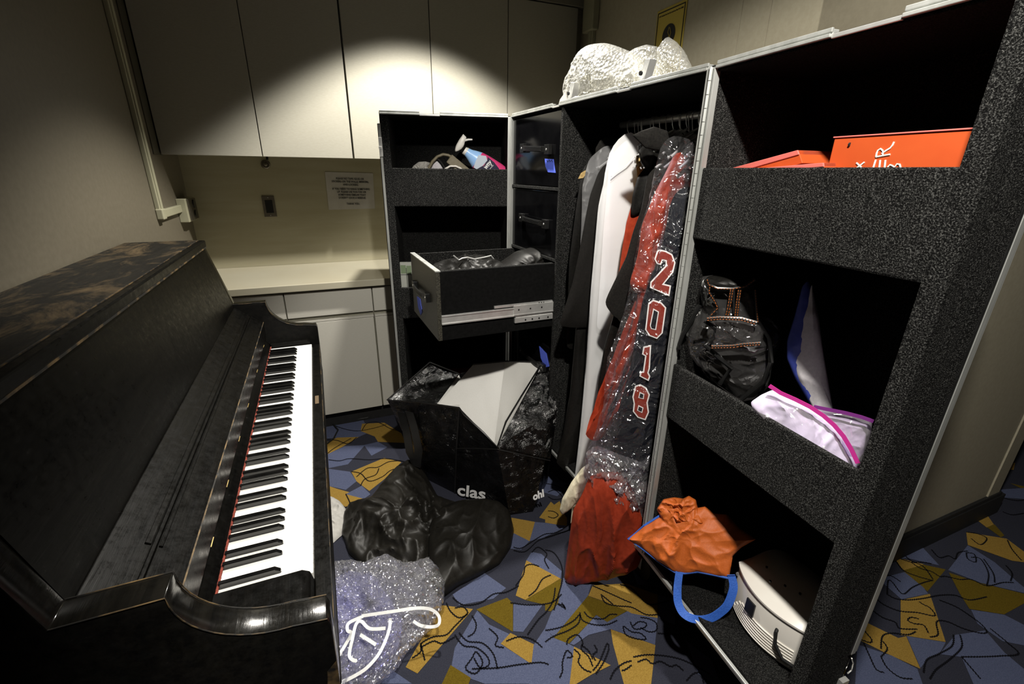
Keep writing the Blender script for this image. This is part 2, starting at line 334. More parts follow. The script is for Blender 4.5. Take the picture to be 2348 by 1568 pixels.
# ================================================================== road case (trunk)
case = thing('wardrobe_road_case', 'tall open black wardrobe road case with grey carpet lining and aluminium edges', 'road case', (.95, 1.3, 0))
Z = V((0, 0, 1))
class Fr:
    def __init__(s, P, Q):
        s.P = V(P); s.u = (V(Q)-V(P)).normalized(); s.w = V((-s.u.y, s.u.x, 0))
        s.L = (V(Q)-V(P)).length
        if s.w.dot(V((s.P.x, s.P.y, 0))) < 0: s.w = -s.w
    def p(s, u, w, z): return s.P+s.u*u+s.w*w+Z*z
    def b(s, mb, u0, u1, w0, w1, z0, z1, m): return mb.box(s.p(u0, w0, z0), s.u*(u1-u0), s.w*(w1-w0), Z*(z1-z0), m)
FA, FB, FD = Fr(PA, PB), Fr(PB, PC), Fr(PC, PD)
FA.w = FA.w if FA.w.y > 0 else -FA.w
DA, DB = .28, .55
def rail(F, u0, u1, parent, gaps, z=ZT):
    """extruded aluminium rim along the top front edge: two beads and a groove, broken at the latch seats"""
    segs = []; a = u0
    for g0, g1 in gaps: segs.append((a, g0)); a = g1
    segs.append((a, u1))
    mb = MB()
    for s0, s1 in segs:
        F.b(mb, s0, s1, -.004, .004, z-.011, z-.005, 'aluminium'); F.b(mb, s0, s1, .002, .016, z-.008, z+.002, 'aluminium')
        F.b(mb, s0, s1, -.001, .004, z-.003, z+.004, 'aluminium')
    for g0, g1 in gaps: F.b(mb, g0, g1, -.0005, .012, z-.013, z-.006, 'steel')
    mb.build('edge_trim', parent, bevel=.0012)
# ---- left door (A): shallow box with shelf pockets
mb = MB(); L = FA.L
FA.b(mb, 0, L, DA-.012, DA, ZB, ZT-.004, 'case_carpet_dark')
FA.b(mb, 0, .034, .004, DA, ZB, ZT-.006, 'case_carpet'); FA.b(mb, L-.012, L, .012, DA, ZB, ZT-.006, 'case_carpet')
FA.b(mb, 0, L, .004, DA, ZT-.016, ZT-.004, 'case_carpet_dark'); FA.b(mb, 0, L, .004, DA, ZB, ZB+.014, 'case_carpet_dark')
dA = mb.build('left_door', case, bevel=.003)
mb = MB(); FA.b(mb, -.0, L, DA, DA+.003, ZB, ZT, 'case_laminate'); FA.b(mb, -.003, 0, .014, DA+.003, ZB, ZT, 'case_laminate'); mb.build('outer_panel', dA)
for z0, z1 in ((1.256, 1.416), (.735, .888)):
    mb = MB(); FA.b(mb, .030, L-.010, .004, .018, z0, z1, 'case_carpet'); mb.build('pocket_front', dA, bevel=.004)
    mb = MB(); FA.b(mb, .030, L-.010, .016, DA-.01, z0+.002, z0+.016, 'case_carpet_dark'); mb.build('pocket_shelf', dA)
rail(FA, 0, L-.012, dA, [(.163, .248)])
mb = MB(); FA.b(mb, -.010, .001, .006, .018, ZB, ZT-.045, 'aluminium'); FA.b(mb, -.014, -.006, .016, .028, ZB, ZT-.045, 'black_plastic'); mb.build('side_trim', dA, bevel=.001)
mb = MB(); FA.b(mb, -.012, .002, -.001, .006, 1.460, 1.535, 'steel'); FA.b(mb, -.013, 0, -.003, -.001, 1.49, 1.50, 'steel'); mb.build('latch_plate', dA, bevel=.002)
# ---- hinge post between A and body
def hinge(F1, L1, F2, zt, name, parent):
    mb = MB()
    F1.b(mb, L1-.013, L1-.0005, -.003, .012, ZB-.01, zt-.008, 'aluminium')
    F2.b(mb, .0005, .013, -.003, .012, ZB-.01, zt-.008, 'aluminium')
    F1.b(mb, L1-.0075, L1-.006, -.0036, -.002, ZB, zt-.01, 'black_plastic'); F2.b(mb, .006, .0075, -.0036, -.002, ZB, zt-.01, 'black_plastic')
    mb.build('hinge_leaf', parent, bevel=.001)
    p = F1.p(L1, -.004, 0); z = ZB; mb = MB(); 
    while z < zt-.03:
        mb.cyl(p+Z*z, p+Z*(z+.026), .0033, 'aluminium', 8); z += .0275
    mb.build('hinge_knuckle', parent, True)
# ---- body (B..C)
mb = MB(); L = FB.L
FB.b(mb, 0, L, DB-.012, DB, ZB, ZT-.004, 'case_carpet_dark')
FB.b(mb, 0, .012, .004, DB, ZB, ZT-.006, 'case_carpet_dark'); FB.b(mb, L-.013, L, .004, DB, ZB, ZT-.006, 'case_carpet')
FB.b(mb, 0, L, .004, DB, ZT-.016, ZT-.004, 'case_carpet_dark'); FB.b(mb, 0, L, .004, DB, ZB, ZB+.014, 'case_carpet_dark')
body = mb.build('body', case, bevel=.002)
mb = MB(); FB.b(mb, 0, L, DB, DB+.003, ZB, ZT, 'case_laminate'); FB.b(mb, 0, L, .01, DB+.003, ZT-.004, ZT-.001, 'case_laminate'); mb.build('outer_panel', body)
mb = MB(); FB.b(mb, .436, .451, .002, DB-.012, ZB+.014, ZT-.016, 'case_carpet'); mb.build('divider', body, bevel=.002)
for z in (1.341, 1.078):
    mb = MB(); FB.b(mb, .012, .437, .003, DB-.012, z, z+.013, 'case_carpet'); mb.build('shelf', body, bevel=.002)
rail(FB, .012, L-.013, body, [(.372, .424), (.760, .822)])
mb = MB(); FB.b(mb, 0, L, -.004, .010, ZB-.003, ZB+.004, 'aluminium'); FB.b(mb, 0, L, -.002, .004, ZB-.012, ZB+.001, 'aluminium'); mb.build('sill_trim', body, bevel=.001)
hinge(FA, FA.L, FB, ZT, 'h', body)
def handle(F, u0, u1, w, z, tilt=0, parent=None):
    """rubber strap handle with two end caps on a drawer front"""
    mb = MB(); n = 12; pts = []
    za, zb = z+tilt/2, z-tilt/2
    for i in range(n+1):
        k = i/n; pts.append(F.p(u0+(u1-u0)*k, w-.006-.016*math.sin(k*math.pi)**.5, za+(zb-za)*k))
    mb.ribbon(pts, Z*.020, .005, 'black_plastic')
    for dz in (-.006, -.002, .002, .006): mb.tube([p+Z*dz-F.w*.003 for p in pts[2:-2]], .0013, 'black_plastic', 5)
    for uu, zz in ((u0, za), (u1, zb)):
        F.b(mb, uu-.017, uu+.017, w-.016, w, zz-.017, zz+.017, 'black_plastic')
        c = F.p(uu, w-.017, zz); mb.cyl(c+F.w*.003, c, .004, 'steel', 10)
    return mb.build('handle', parent, bevel=.003)
mat('blue_tape', (.10, .16, .80), .7)
for z0, z1, hz, tilt, tape in ((1.356, 1.612, 1.492, .012, 1), (1.092, 1.338, 1.218, .005, 0)):
    mb = MB(); FB.b(mb, .020, .434, .006, .022, z0, z1, 'case_laminate'); FB.b(mb, .03, .42, .022, .45, z0+.01, z1-.03, 'drawer_side')
    d = mb.build('drawer', case, bevel=.002)
    handle(FB, .135, .355, .006, hz, tilt, d)
    if tape:
        P = [FB.p(.318, .0045, 1.455), FB.p(.388, .0045, 1.452), FB.p(.396, .0045, 1.43), FB.p(.408, .0045, 1.405), FB.p(.348, .0045, 1.407), FB.p(.326, .0045, 1.427)]
        mb = MB().prism(P, FB.w*.001, 'blue_tape'); mb.build('tape_label', d)
        q = [FB.p(.335+.006*i, .0035, 1.447+.004*math.sin(i*2.1)) for i in range(9)]
        MB().tube(q, .0006, 'ink', 5).build('marker_writing', d)
# open drawer
o0, o1 = -.468, .04
mb = MB()
FB.b(mb, .030, .424, o0+.014, o0+.494, .822, .832, 'drawer_side')
dr = mb.build('open_drawer', case)
mb = MB(); FB.b(mb, .016, .432, o0-.002, o0+.014, .815, 1.074, 'drawer_laminate'); mb.build('drawer_front', dr, bevel=.002)
mb = MB(); FB.b(mb, .418, .430, o0+.012, o1, .815, 1.073, 'drawer_side'); mb.build('side_panel', dr, bevel=.001)
mb = MB(); FB.b(mb, .020, .032, o0+.012, o1, .815, 1.073, 'case_carpet'); mb.build('side_panel', dr, bevel=.001)
mb = MB(); FB.b(mb, .020, .430, o1-.012, o1, .815, 1.073, 'case_carpet'); mb.build('back_panel', dr)
mb = MB(); FB.b(mb, .406, .419, o0+.014, o1, .832, 1.0735, 'case_carpet'); FB.b(mb, .03, .42, o0+.013, o0+.02, .832, 1.075, 'case_carpet'); FB.b(mb, .014, .434, o0-.003, o0+.016, 1.073, 1.077, 'aluminium'); mb.build('lining', dr)
mb = MB()
FB.b(mb, .430, .437, o0+.012, -.12, .880, .912, 'steel'); FB.b(mb, .4305, .440, o0+.012, -.13, .908, .914, 'steel'); FB.b(mb, .4305, .440, o0+.012, -.13, .878, .884, 'steel')
mb.build('slide_rail', dr, bevel=.001)
mb = MB(); FB.b(mb, .430, .4385, -.25, .0, .919, .928, 'steel')
for wv in (-.06, -.05, -.04): c = FB.p(.438, wv, .924); mb.cyl(c, c+FB.u*.001, .0025, 'black_plastic', 8)
mb.build('slide_bracket', dr, bevel=.001)
mb = MB()
FB.b(mb, .430, .4415, -.17, .03, .886, .922, 'steel'); FB.b(mb, .430, .4405, -.165, .03, .851, .872, 'steel'); FB.b(mb, .430, .436, -.16, .03, .86, .90, 'steel'); FB.b(mb, .431, .443, -.17, .03, .882, .887, 'steel')
for wv, zz in ((-.15, .905), (-.10, .905), (-.05, .905), (-.12, .861), (-.09, .861), (-.06, .861), (-.02, .861)):
    c = FB.p(.4395, wv, zz); mb.cyl(c, c+FB.u*.0035, .0035, 'black_plastic', 8)
mb.build('slide_rail', dr, bevel=.0008)
handle(FB, .10, .315, o0-.002, .955, 0, dr)
mb = MB(); P = [FB.p(.10, o0-.0035, .905), FB.p(.16, o0-.004, .910), FB.p(.19, o0-.004, .86), FB.p(.15, o0-.0035, .835), FB.p(.11, o0-.0035, .86)]
mb.prism(P, FB.w*.001, 'blue_tape'); mb.build('tape_label', dr)
# lower drawer bay left half open: inner slides, blue tape, seen below the pulled drawer
mb = MB(); FB.b(mb, .020, .434, .02, .032, ZB+.03, .70, 'case_laminate'); FB.b(mb, .03, .42, .032, .45, ZB+.04, .66, 'drawer_side'); d = mb.build('drawer', case, bevel=.002)
handle(FB, .135, .355, .02, .60, 0, d)
P = [FB.p(.30, .018, .78-.10), FB.p(.37, .018, .67), FB.p(.40, .018, .62), FB.p(.36, .018, .60), FB.p(.32, .018, .63)]
MB().prism(P, FB.w*.001, 'blue_tape').build('tape_label', d)
# ---- right door (D)
L = .545; DW0, DW1, UC = .30, .122, .462   # the near back corner is chamfered
mb = MB()
for q in ([(0, DW0-.012), (UC, DW0-.012), (UC, DW0), (0, DW0)], [(UC, DW0-.012), (L-.004, DW1-.01), (L, DW1), (UC, DW0)]):
    mb.prism([FD.p(a, b_, ZB) for a, b_ in q], Z*(ZT-.004-ZB), 'case_carpet_dark')
def slab(mbx, a, b, m, w0=.004, u0=0, u1=L): mbx.prism([FD.p(u0, w0, a), FD.p(u1, w0, a), FD.p(u1, DW1+(L-u1)*2.1, a), FD.p(UC, DW0-.006, a), FD.p(u0, DW0-.006, a)], Z*(b-a), m)
slab(mb, ZT-.016, ZT-.004, 'case_carpet_dark'); slab(mb, ZB, ZB+.014, 'case_carpet_dark')
FD.b(mb, 0, .010, .012, DW0, ZB, ZT-.006, 'case_carpet')
FD.b(mb, .512, L, .002, DW1-.002, ZB-.002, ZT-.006, 'case_carpet')
dD = mb.build('right_door', case, bevel=.003)
for z0, z1 in ((1.259, 1.421), (.762, .924)):
    mb = MB(); FD.b(mb, .010, .514, .003, .016, z0, z1, 'case_carpet'); mb.build('pocket_front', dD, bevel=.004)
    mb = MB(); slab(mb, z0+.002, z0+.016, 'case_carpet_dark', .014, .01, .53); mb.build('pocket_shelf', dD)
rail(FD, .013, .545, dD, [(.275, .385)])
mb = MB(); FD.b(mb, 0, L, -.004, .010, ZB-.003, ZB+.004, 'aluminium'); FD.b(mb, 0, L, -.002, .004, ZB-.012, ZB+.001, 'aluminium'); mb.build('sill_trim', dD, bevel=.001)
mb = MB(); FD.b(mb, L-.002, L+.003, DW1-.006, DW1+.006, .46, ZT, 'aluminium'); FD.b(mb, L-.004, L+.001, DW1+.004, DW1+.014, .46, ZT, 'aluminium'); FD.b(mb, L, L+.002, DW1-.012, DW1-.005, .46, ZT, 'black_plastic'); mb.build('side_trim', dD, bevel=.001)
mb = MB(); 
mb.prism([FD.p(0, DW0, ZB), FD.p(UC, DW0, ZB), FD.p(UC, DW0+.003, ZB), FD.p(0, DW0+.003, ZB)], Z*(ZT-ZB), 'case_laminate'); mb.prism([FD.p(UC, DW0, ZB), FD.p(L, DW1, ZB), FD.p(L, DW1+.003, ZB), FD.p(UC, DW0+.003, ZB)], Z*(ZT-ZB), 'case_laminate'); mb.build('outer_panel', dD)
hinge(FB, FB.L, FD, ZT, 'h', body)
# door latch hardware on the near edge
mb = MB(); c = FD.p(L+.004, DW1-.002, .45)
mb.tube([c+Z*.0, c+Z*-.02+FD.w*.012, c+Z*-.045+FD.w*.016, c+Z*-.05+FD.w*.006], .0014, 'steel', 6); FD.b(mb, L, L+.01, DW1-.012, DW1+.008, .365, .385, 'steel'); mb.build('latch', dD)
# latches standing on the top
for px, py, py2, nm in ((1462, 192, 158, 'a'), (1299, 232, 202, 'b')):
    P = atpl(px, py, FB.p(0, .03, 0), FB.w); P.z = ZT
    mb = MB(); mb.box(P, FB.u*.006+FB.w*.012, FB.w*.024, Z*.062+FB.u*.022, 'steel'); mb.tube([P+FB.u*.02+Z*.006, P+FB.u*.06+Z*.012, P+FB.u*.09+Z*.008], .0035, 'steel', 8)
    mb.cyl(P+Z*.03+FB.u*.008-FB.w*.002, P+Z*.03+FB.u*.008+FB.w*.004, .006, 'black_plastic'); mb.build('catch', body, bevel=.001)
# hanging rod
mb = MB().cyl(FB.p(.451, .25, 1.572), FB.p(L+.56, .25, 1.572), .011, 'steel', 16); mb.build('hanging_rod', body, True)
# casters
def caster(c):
    mb = MB(); mb.cyl(V(c)+V((-.02, 0, .063)), V(c)+V((.02, 0, .063)), .062, 'rubber', 24); mb.box(V(c)+V((-.035, -.05, .20)), (.07, 0, 0), (0, .1, 0), (0, 0, .012), 'steel')
    for sx in (-.028, .025): mb.box(V(c)+V((sx, -.02, .05)), (.003, 0, 0), (0, .04, 0), (0, 0, .15), 'steel')
    mb.build('caster', case)
for F, u, w in ((FB, .10, .12), (FB, 1.0, .12), (FB, .10, .45), (FB, 1.0, .45), (FA, .10, .11), (FD, .42, .10)):
    caster(F.p(u, w, 0))
mb = MB(); FB.b(mb, 0, FB.L, .012, DB, ZB-.042, ZB, 'case_laminate'); FA.b(mb, 0, FA.L, .012, DA, ZB-.042, ZB, 'case_laminate')
mb.prism([FD.p(0.01, .02, ZB-.042), FD.p(.54, .02, ZB-.042), FD.p(.54, DW1, ZB-.042), FD.p(UC, DW0, ZB-.042), FD.p(.01, DW0, ZB-.042)], Z*.042, 'case_laminate'); mb.build('base_plate', case)
# ================================================================== upright piano
PN = thing('upright_piano', 'worn black upright piano with an open keyboard along the left wall', 'piano', (-.35, 1.25, 0))
yn0, yn1, yf0, yf1 = .535, .578, 1.955, 1.995
ZP = 1.163; xr, xf = -.622, -.384
# lid
mb = MB().bx(xr, xf-.020, yn0, 1.969, ZP-.024, ZP, 'piano_top'); mb.build('top_lid', PN, bevel=.003)
mb = MB().bx(xf-.021, xf, yn0, 1.969, ZP-.026, ZP-.001, 'piano_black'); mb.build('lid_front_edge', PN, bevel=.004)
mb = MB().bx(xf-.0004, xf+.0004, yn0+.01, 1.96, ZP-.0275, ZP-.0235, 'piano_bare_edge').bx(xf-.0205, xf-.0195, yn0+.01, 1.96, ZP-.0012, ZP+.0005, 'piano_bare_edge'); mb.build('worn_edge', PN)
# upper front panel, slightly sloped
a0, a1, b0, b1 = V((-.392, yn1, 1.138)), V((-.392, yf0, 1.138)), V((-.335, yn1, .905)), V((-.335, yf0, .905))
mb = MB(); mb.prism([a0, a1, b1, b0], (-.02, 0, 0), 'piano_black'); mb.build('upper_panel', PN)
mb = MB(); mb.prism([a0+V((0, yf0-yn1-.003, 0)), a1+V((0, .012, 0)), b1+V((.0, .012, 0)), b0+V((0, yf0-yn1-.003, 0))], (.004, 0, 0), 'piano_black')
# side slabs with the arm profile (cheeks)
def arm(y0, y1):
    pr = [(-.622, 0), (-.622, 1.137), (-.395, 1.137), (-.338, .918), (-.228, .918)]
    for i in range(1, 13):
        a = i/12*math.pi/2; pr.append((-.228+.125*(1-math.cos(a)), .918-.108*math.sin(a)))
    pr += [(-.080, .806), (-.058, .803), (-.054, .79), (-.056, .66), (-.075, .65), (-.105, .60), (-.13, .45), (-.17, .25), (-.19, .1), (-.19, 0)]
    return pr
def armmesh(y0, y1):
    mb = MB(); pr = arm(y0, y1); n = len(pr)
    mb.add([(x, y0, z) for x, z in pr]+[(x, y1, z) for x, z in pr], [list(range(n))[::-1], list(range(n, 2*n))], 'piano_side')
    mb.add([(x, y0, z) for x, z in pr]+[(x, y1, z) for x, z in pr], [[i, (i+1) % n, (i+1) % n+n, i+n] for i in range(n)], 'piano_gloss')
    mb.f = [f for f in mb.f]; return mb
for y0, y1 in ((yn0, yn1), (yf0, yf1)):
    o = armmesh(y0, y1).build('side_panel', PN, True, bevel=.0015, angle=35)
    me = o.data; bm = bmesh.new(); bm.from_mesh(me); bmesh.ops.remove_doubles(bm, verts=bm.verts, dist=.0001); bmesh.ops.recalc_face_normals(bm, faces=bm.faces); bm.to_mesh(me); bm.free()
    pr = arm(0, 0)[3:19]
    for ye in ((y0, y1) if y0 < 1 else (y0,)):
        MB().tube([(x+.0005, ye, z+.0005) for x, z in pr], .0009, 'piano_bare_edge', 6).build('worn_edge', PN)
# bare wood chips on the near end
for pts in ([(-.070, .70), (-.056, .715), (-.056, .60), (-.075, .58), (-.078, .63)], [(-.062, .53), (-.056, .55), (-.10, .50), (-.105, .46), (-.08, .45)]):
    MB().prism([(x, yn0-.0006, z) for x, z in pts], (0, .0012, 0), 'piano_bare_edge').build('chipped_patch', PN)
# sloping shelf (closed half of fallboard) with music groove
s0, s1 = V((-.335, 0, .908)), V((-.246, 0, .838)); d = (s1-s0)
up = V((-d.z, 0, d.x)).normalized()
def strip(mb, k0, k1, h0, h1, m, ya=yn1, yb=yf0):
    A, B = s0+d*k0, s0+d*k1; o = V((0, ya, 0))
    mb.box(A+o+up*h0, B-A, V((0, yb-ya, 0)), up*(h1-h0), m)
mb = MB(); strip(mb, 0, .50, -.02, 0, 'piano_black'); strip(mb, .56, 1, -.02, 0, 'piano_black'); strip(mb, .50, .56, -.02, -.004, 'piano_black'); mb.build('shelf', PN, bevel=.0015)
mb = MB(); strip(mb, .40, .48, -.0, .0025, 'piano_black', .70, 1.90); strip(mb, .57, .62, 0, .0025, 'piano_black', .70, 1.90); mb.build('music_ledge', PN, bevel=.001)
mb = MB(); strip(mb, .985, 1.005, -.003, .0008, 'piano_bare_edge'); mb.build('worn_edge', PN)
# fallboard: bevel strip then glossy face and hinge
mb = MB(); mb.prism([(-.246, yn1, .838), (-.246, yn1, .78), (-.258, yn1, .762), (-.275, yn1, .762), (-.275, yn1, .82)], (0, yf0-yn1, 0), 'fallboard_gloss'); mb.build('fallboard', PN, bevel=.001)
mb = MB(); mb.prism([(-.275, yn1, .762), (-.256, yn1, .764), (-.2355, yn1, .741), (-.2355, yn1, .715), (-.275, yn1, .715)], (0, yf0-yn1, 0), 'piano_black'); mb.build('name_board', PN, bevel=.0008)
for y in (.80, .98, 1.17, 1.36, 1.62, 1.87):
    MB().box((-.2585, y, .7645), (.007, 0, -.0023), (0, .026, 0), (.0006, 0, .0012), 'brass').build('hinge', PN)
random.seed(3)
mb = MB(); k = 88
for i in range(k):
    y = .700+i*1.229/k; mb.tube([(-.2345+random.uniform(0, .0012), y, .7405), (-.2335, y+.014, .740)], .0022, 'red_felt', 6)
mb.build('felt_strip', PN)
# keys
KL, KR, Y0 = -.2344, -.0845, .702; WW = 1.225/52
zk = .7335
kb = MB().bx(KL+.005, KR+.004, Y0-.004, Y0+1.229, .68, zk-.022, 'piano_bare_edge').build('key_bed', PN)
def wkey(i): # white key top
    mb = MB(); y = Y0+i*WW; mb.bx(KL, KR, y+.0005, y+WW-.0005, zk-.016, zk+.0, 'key_ivory'); return mb
w0 = None
for i in range(52):
    if w0 is None: w0 = wkey(0).build('white_key', PN, bevel=.0012)
    else:
        c = w0.copy(); col.objects.link(c); c.parent = PN; c.location = (0, i*WW, 0)
b0 = None
pat = {0: [1], 1: []}
order = 'ABCDEFG'
seq = [order[(i) % 7] for i in range(52)]
for i in range(51):
    if seq[i] in 'ACDFG':
        off = {'A': .0015, 'C': -.002, 'D': .002, 'F': -.0025, 'G': 0}[seq[i]]
        yc = Y0+(i+1)*WW+off
        if b0 is None:
            mb = MB(); x1 = KR-.052; yb = 0
            rg = [[V((KL+.001, yc-.0052, zk-.004)), V((KL+.001, yc+.0052, zk-.004)), V((KL+.001, yc+.0042, zk+.0115)), V((KL+.001, yc-.0042, zk+.0115))],
                  [V((x1-.006, yc-.0052, zk-.004)), V((x1-.006, yc+.0052, zk-.004)), V((x1-.010, yc+.0040, zk+.0112)), V((x1-.010, yc-.0040, zk+.0112))],
                  [V((x1, yc-.0052, zk-.004)), V((x1, yc+.0052, zk-.004)), V((x1-.001, yc+.0036, zk+.004)), V((x1-.001, yc-.0036, zk+.004))]]
            mb.loft(rg, 'key_ebony'); b0 = mb.build('black_key', PN, bevel=.0012); yb0 = yc
        else:
            c = b0.copy(); col.objects.link(c); c.parent = PN; c.location = (0, yc-yb0, 0)
# key blocks, key slip, key bed front
def block(y0, y1):
    mb = MB(); pr = [(-.236, .71), (-.236, .752), (-.10, .752), (-.088, .744), (-.084, .725), (-.084, .70)]
    mb.prism([(x, y0, z) for x, z in pr], (0, y1-y0, 0), 'piano_black'); mb.build('key_block', PN, bevel=.003)
block(yn1, .698); block(1.932, yf0)
mb = MB().bx(-.0835, -.056, yn1-.02, yf0, .655, .722, 'piano_black'); mb.build('key_slip', PN, bevel=.002)
MB().bx(-.0568, -.0555, yn1, yf0-.02, .715, .7205, 'piano_bare_edge').build('worn_edge', PN)
mat('worn_patch', (.20, .13, .06), .7)
MB().prism([(-.077, 1.395, .7226), (-.066, 1.395, .7226), (-.066, 1.452, .7226), (-.077, 1.452, .7226)], (0, 0, .0005), 'worn_patch').build('worn_patch', PN)
mb = MB().bx(-.60, -.058, yn1, yf0, .60, .656, 'piano_side'); mb.build('key_bed_frame', PN, bevel=.003)
mb = MB().bx(-.33, -.31, yn1, yf0, .08, .60, 'piano_black'); mb.build('lower_panel', PN)
mb = MB().bx(xr+.002, xr+.02, yn1, yf0, .0, 1.13, 'piano_side'); mb.build('back_panel', PN)
mb = MB().bx(-.60, -.30, yn1, yf0, .0, .08, 'piano_side'); mb.build('toe_rail', PN)
for y in (1.19, 1.27, 1.35):
    MB().tube([(-.32, y, .06), (-.22, y, .055), (-.17, y, .045)], .012, 'brass', 8).build('pedal', PN, True)
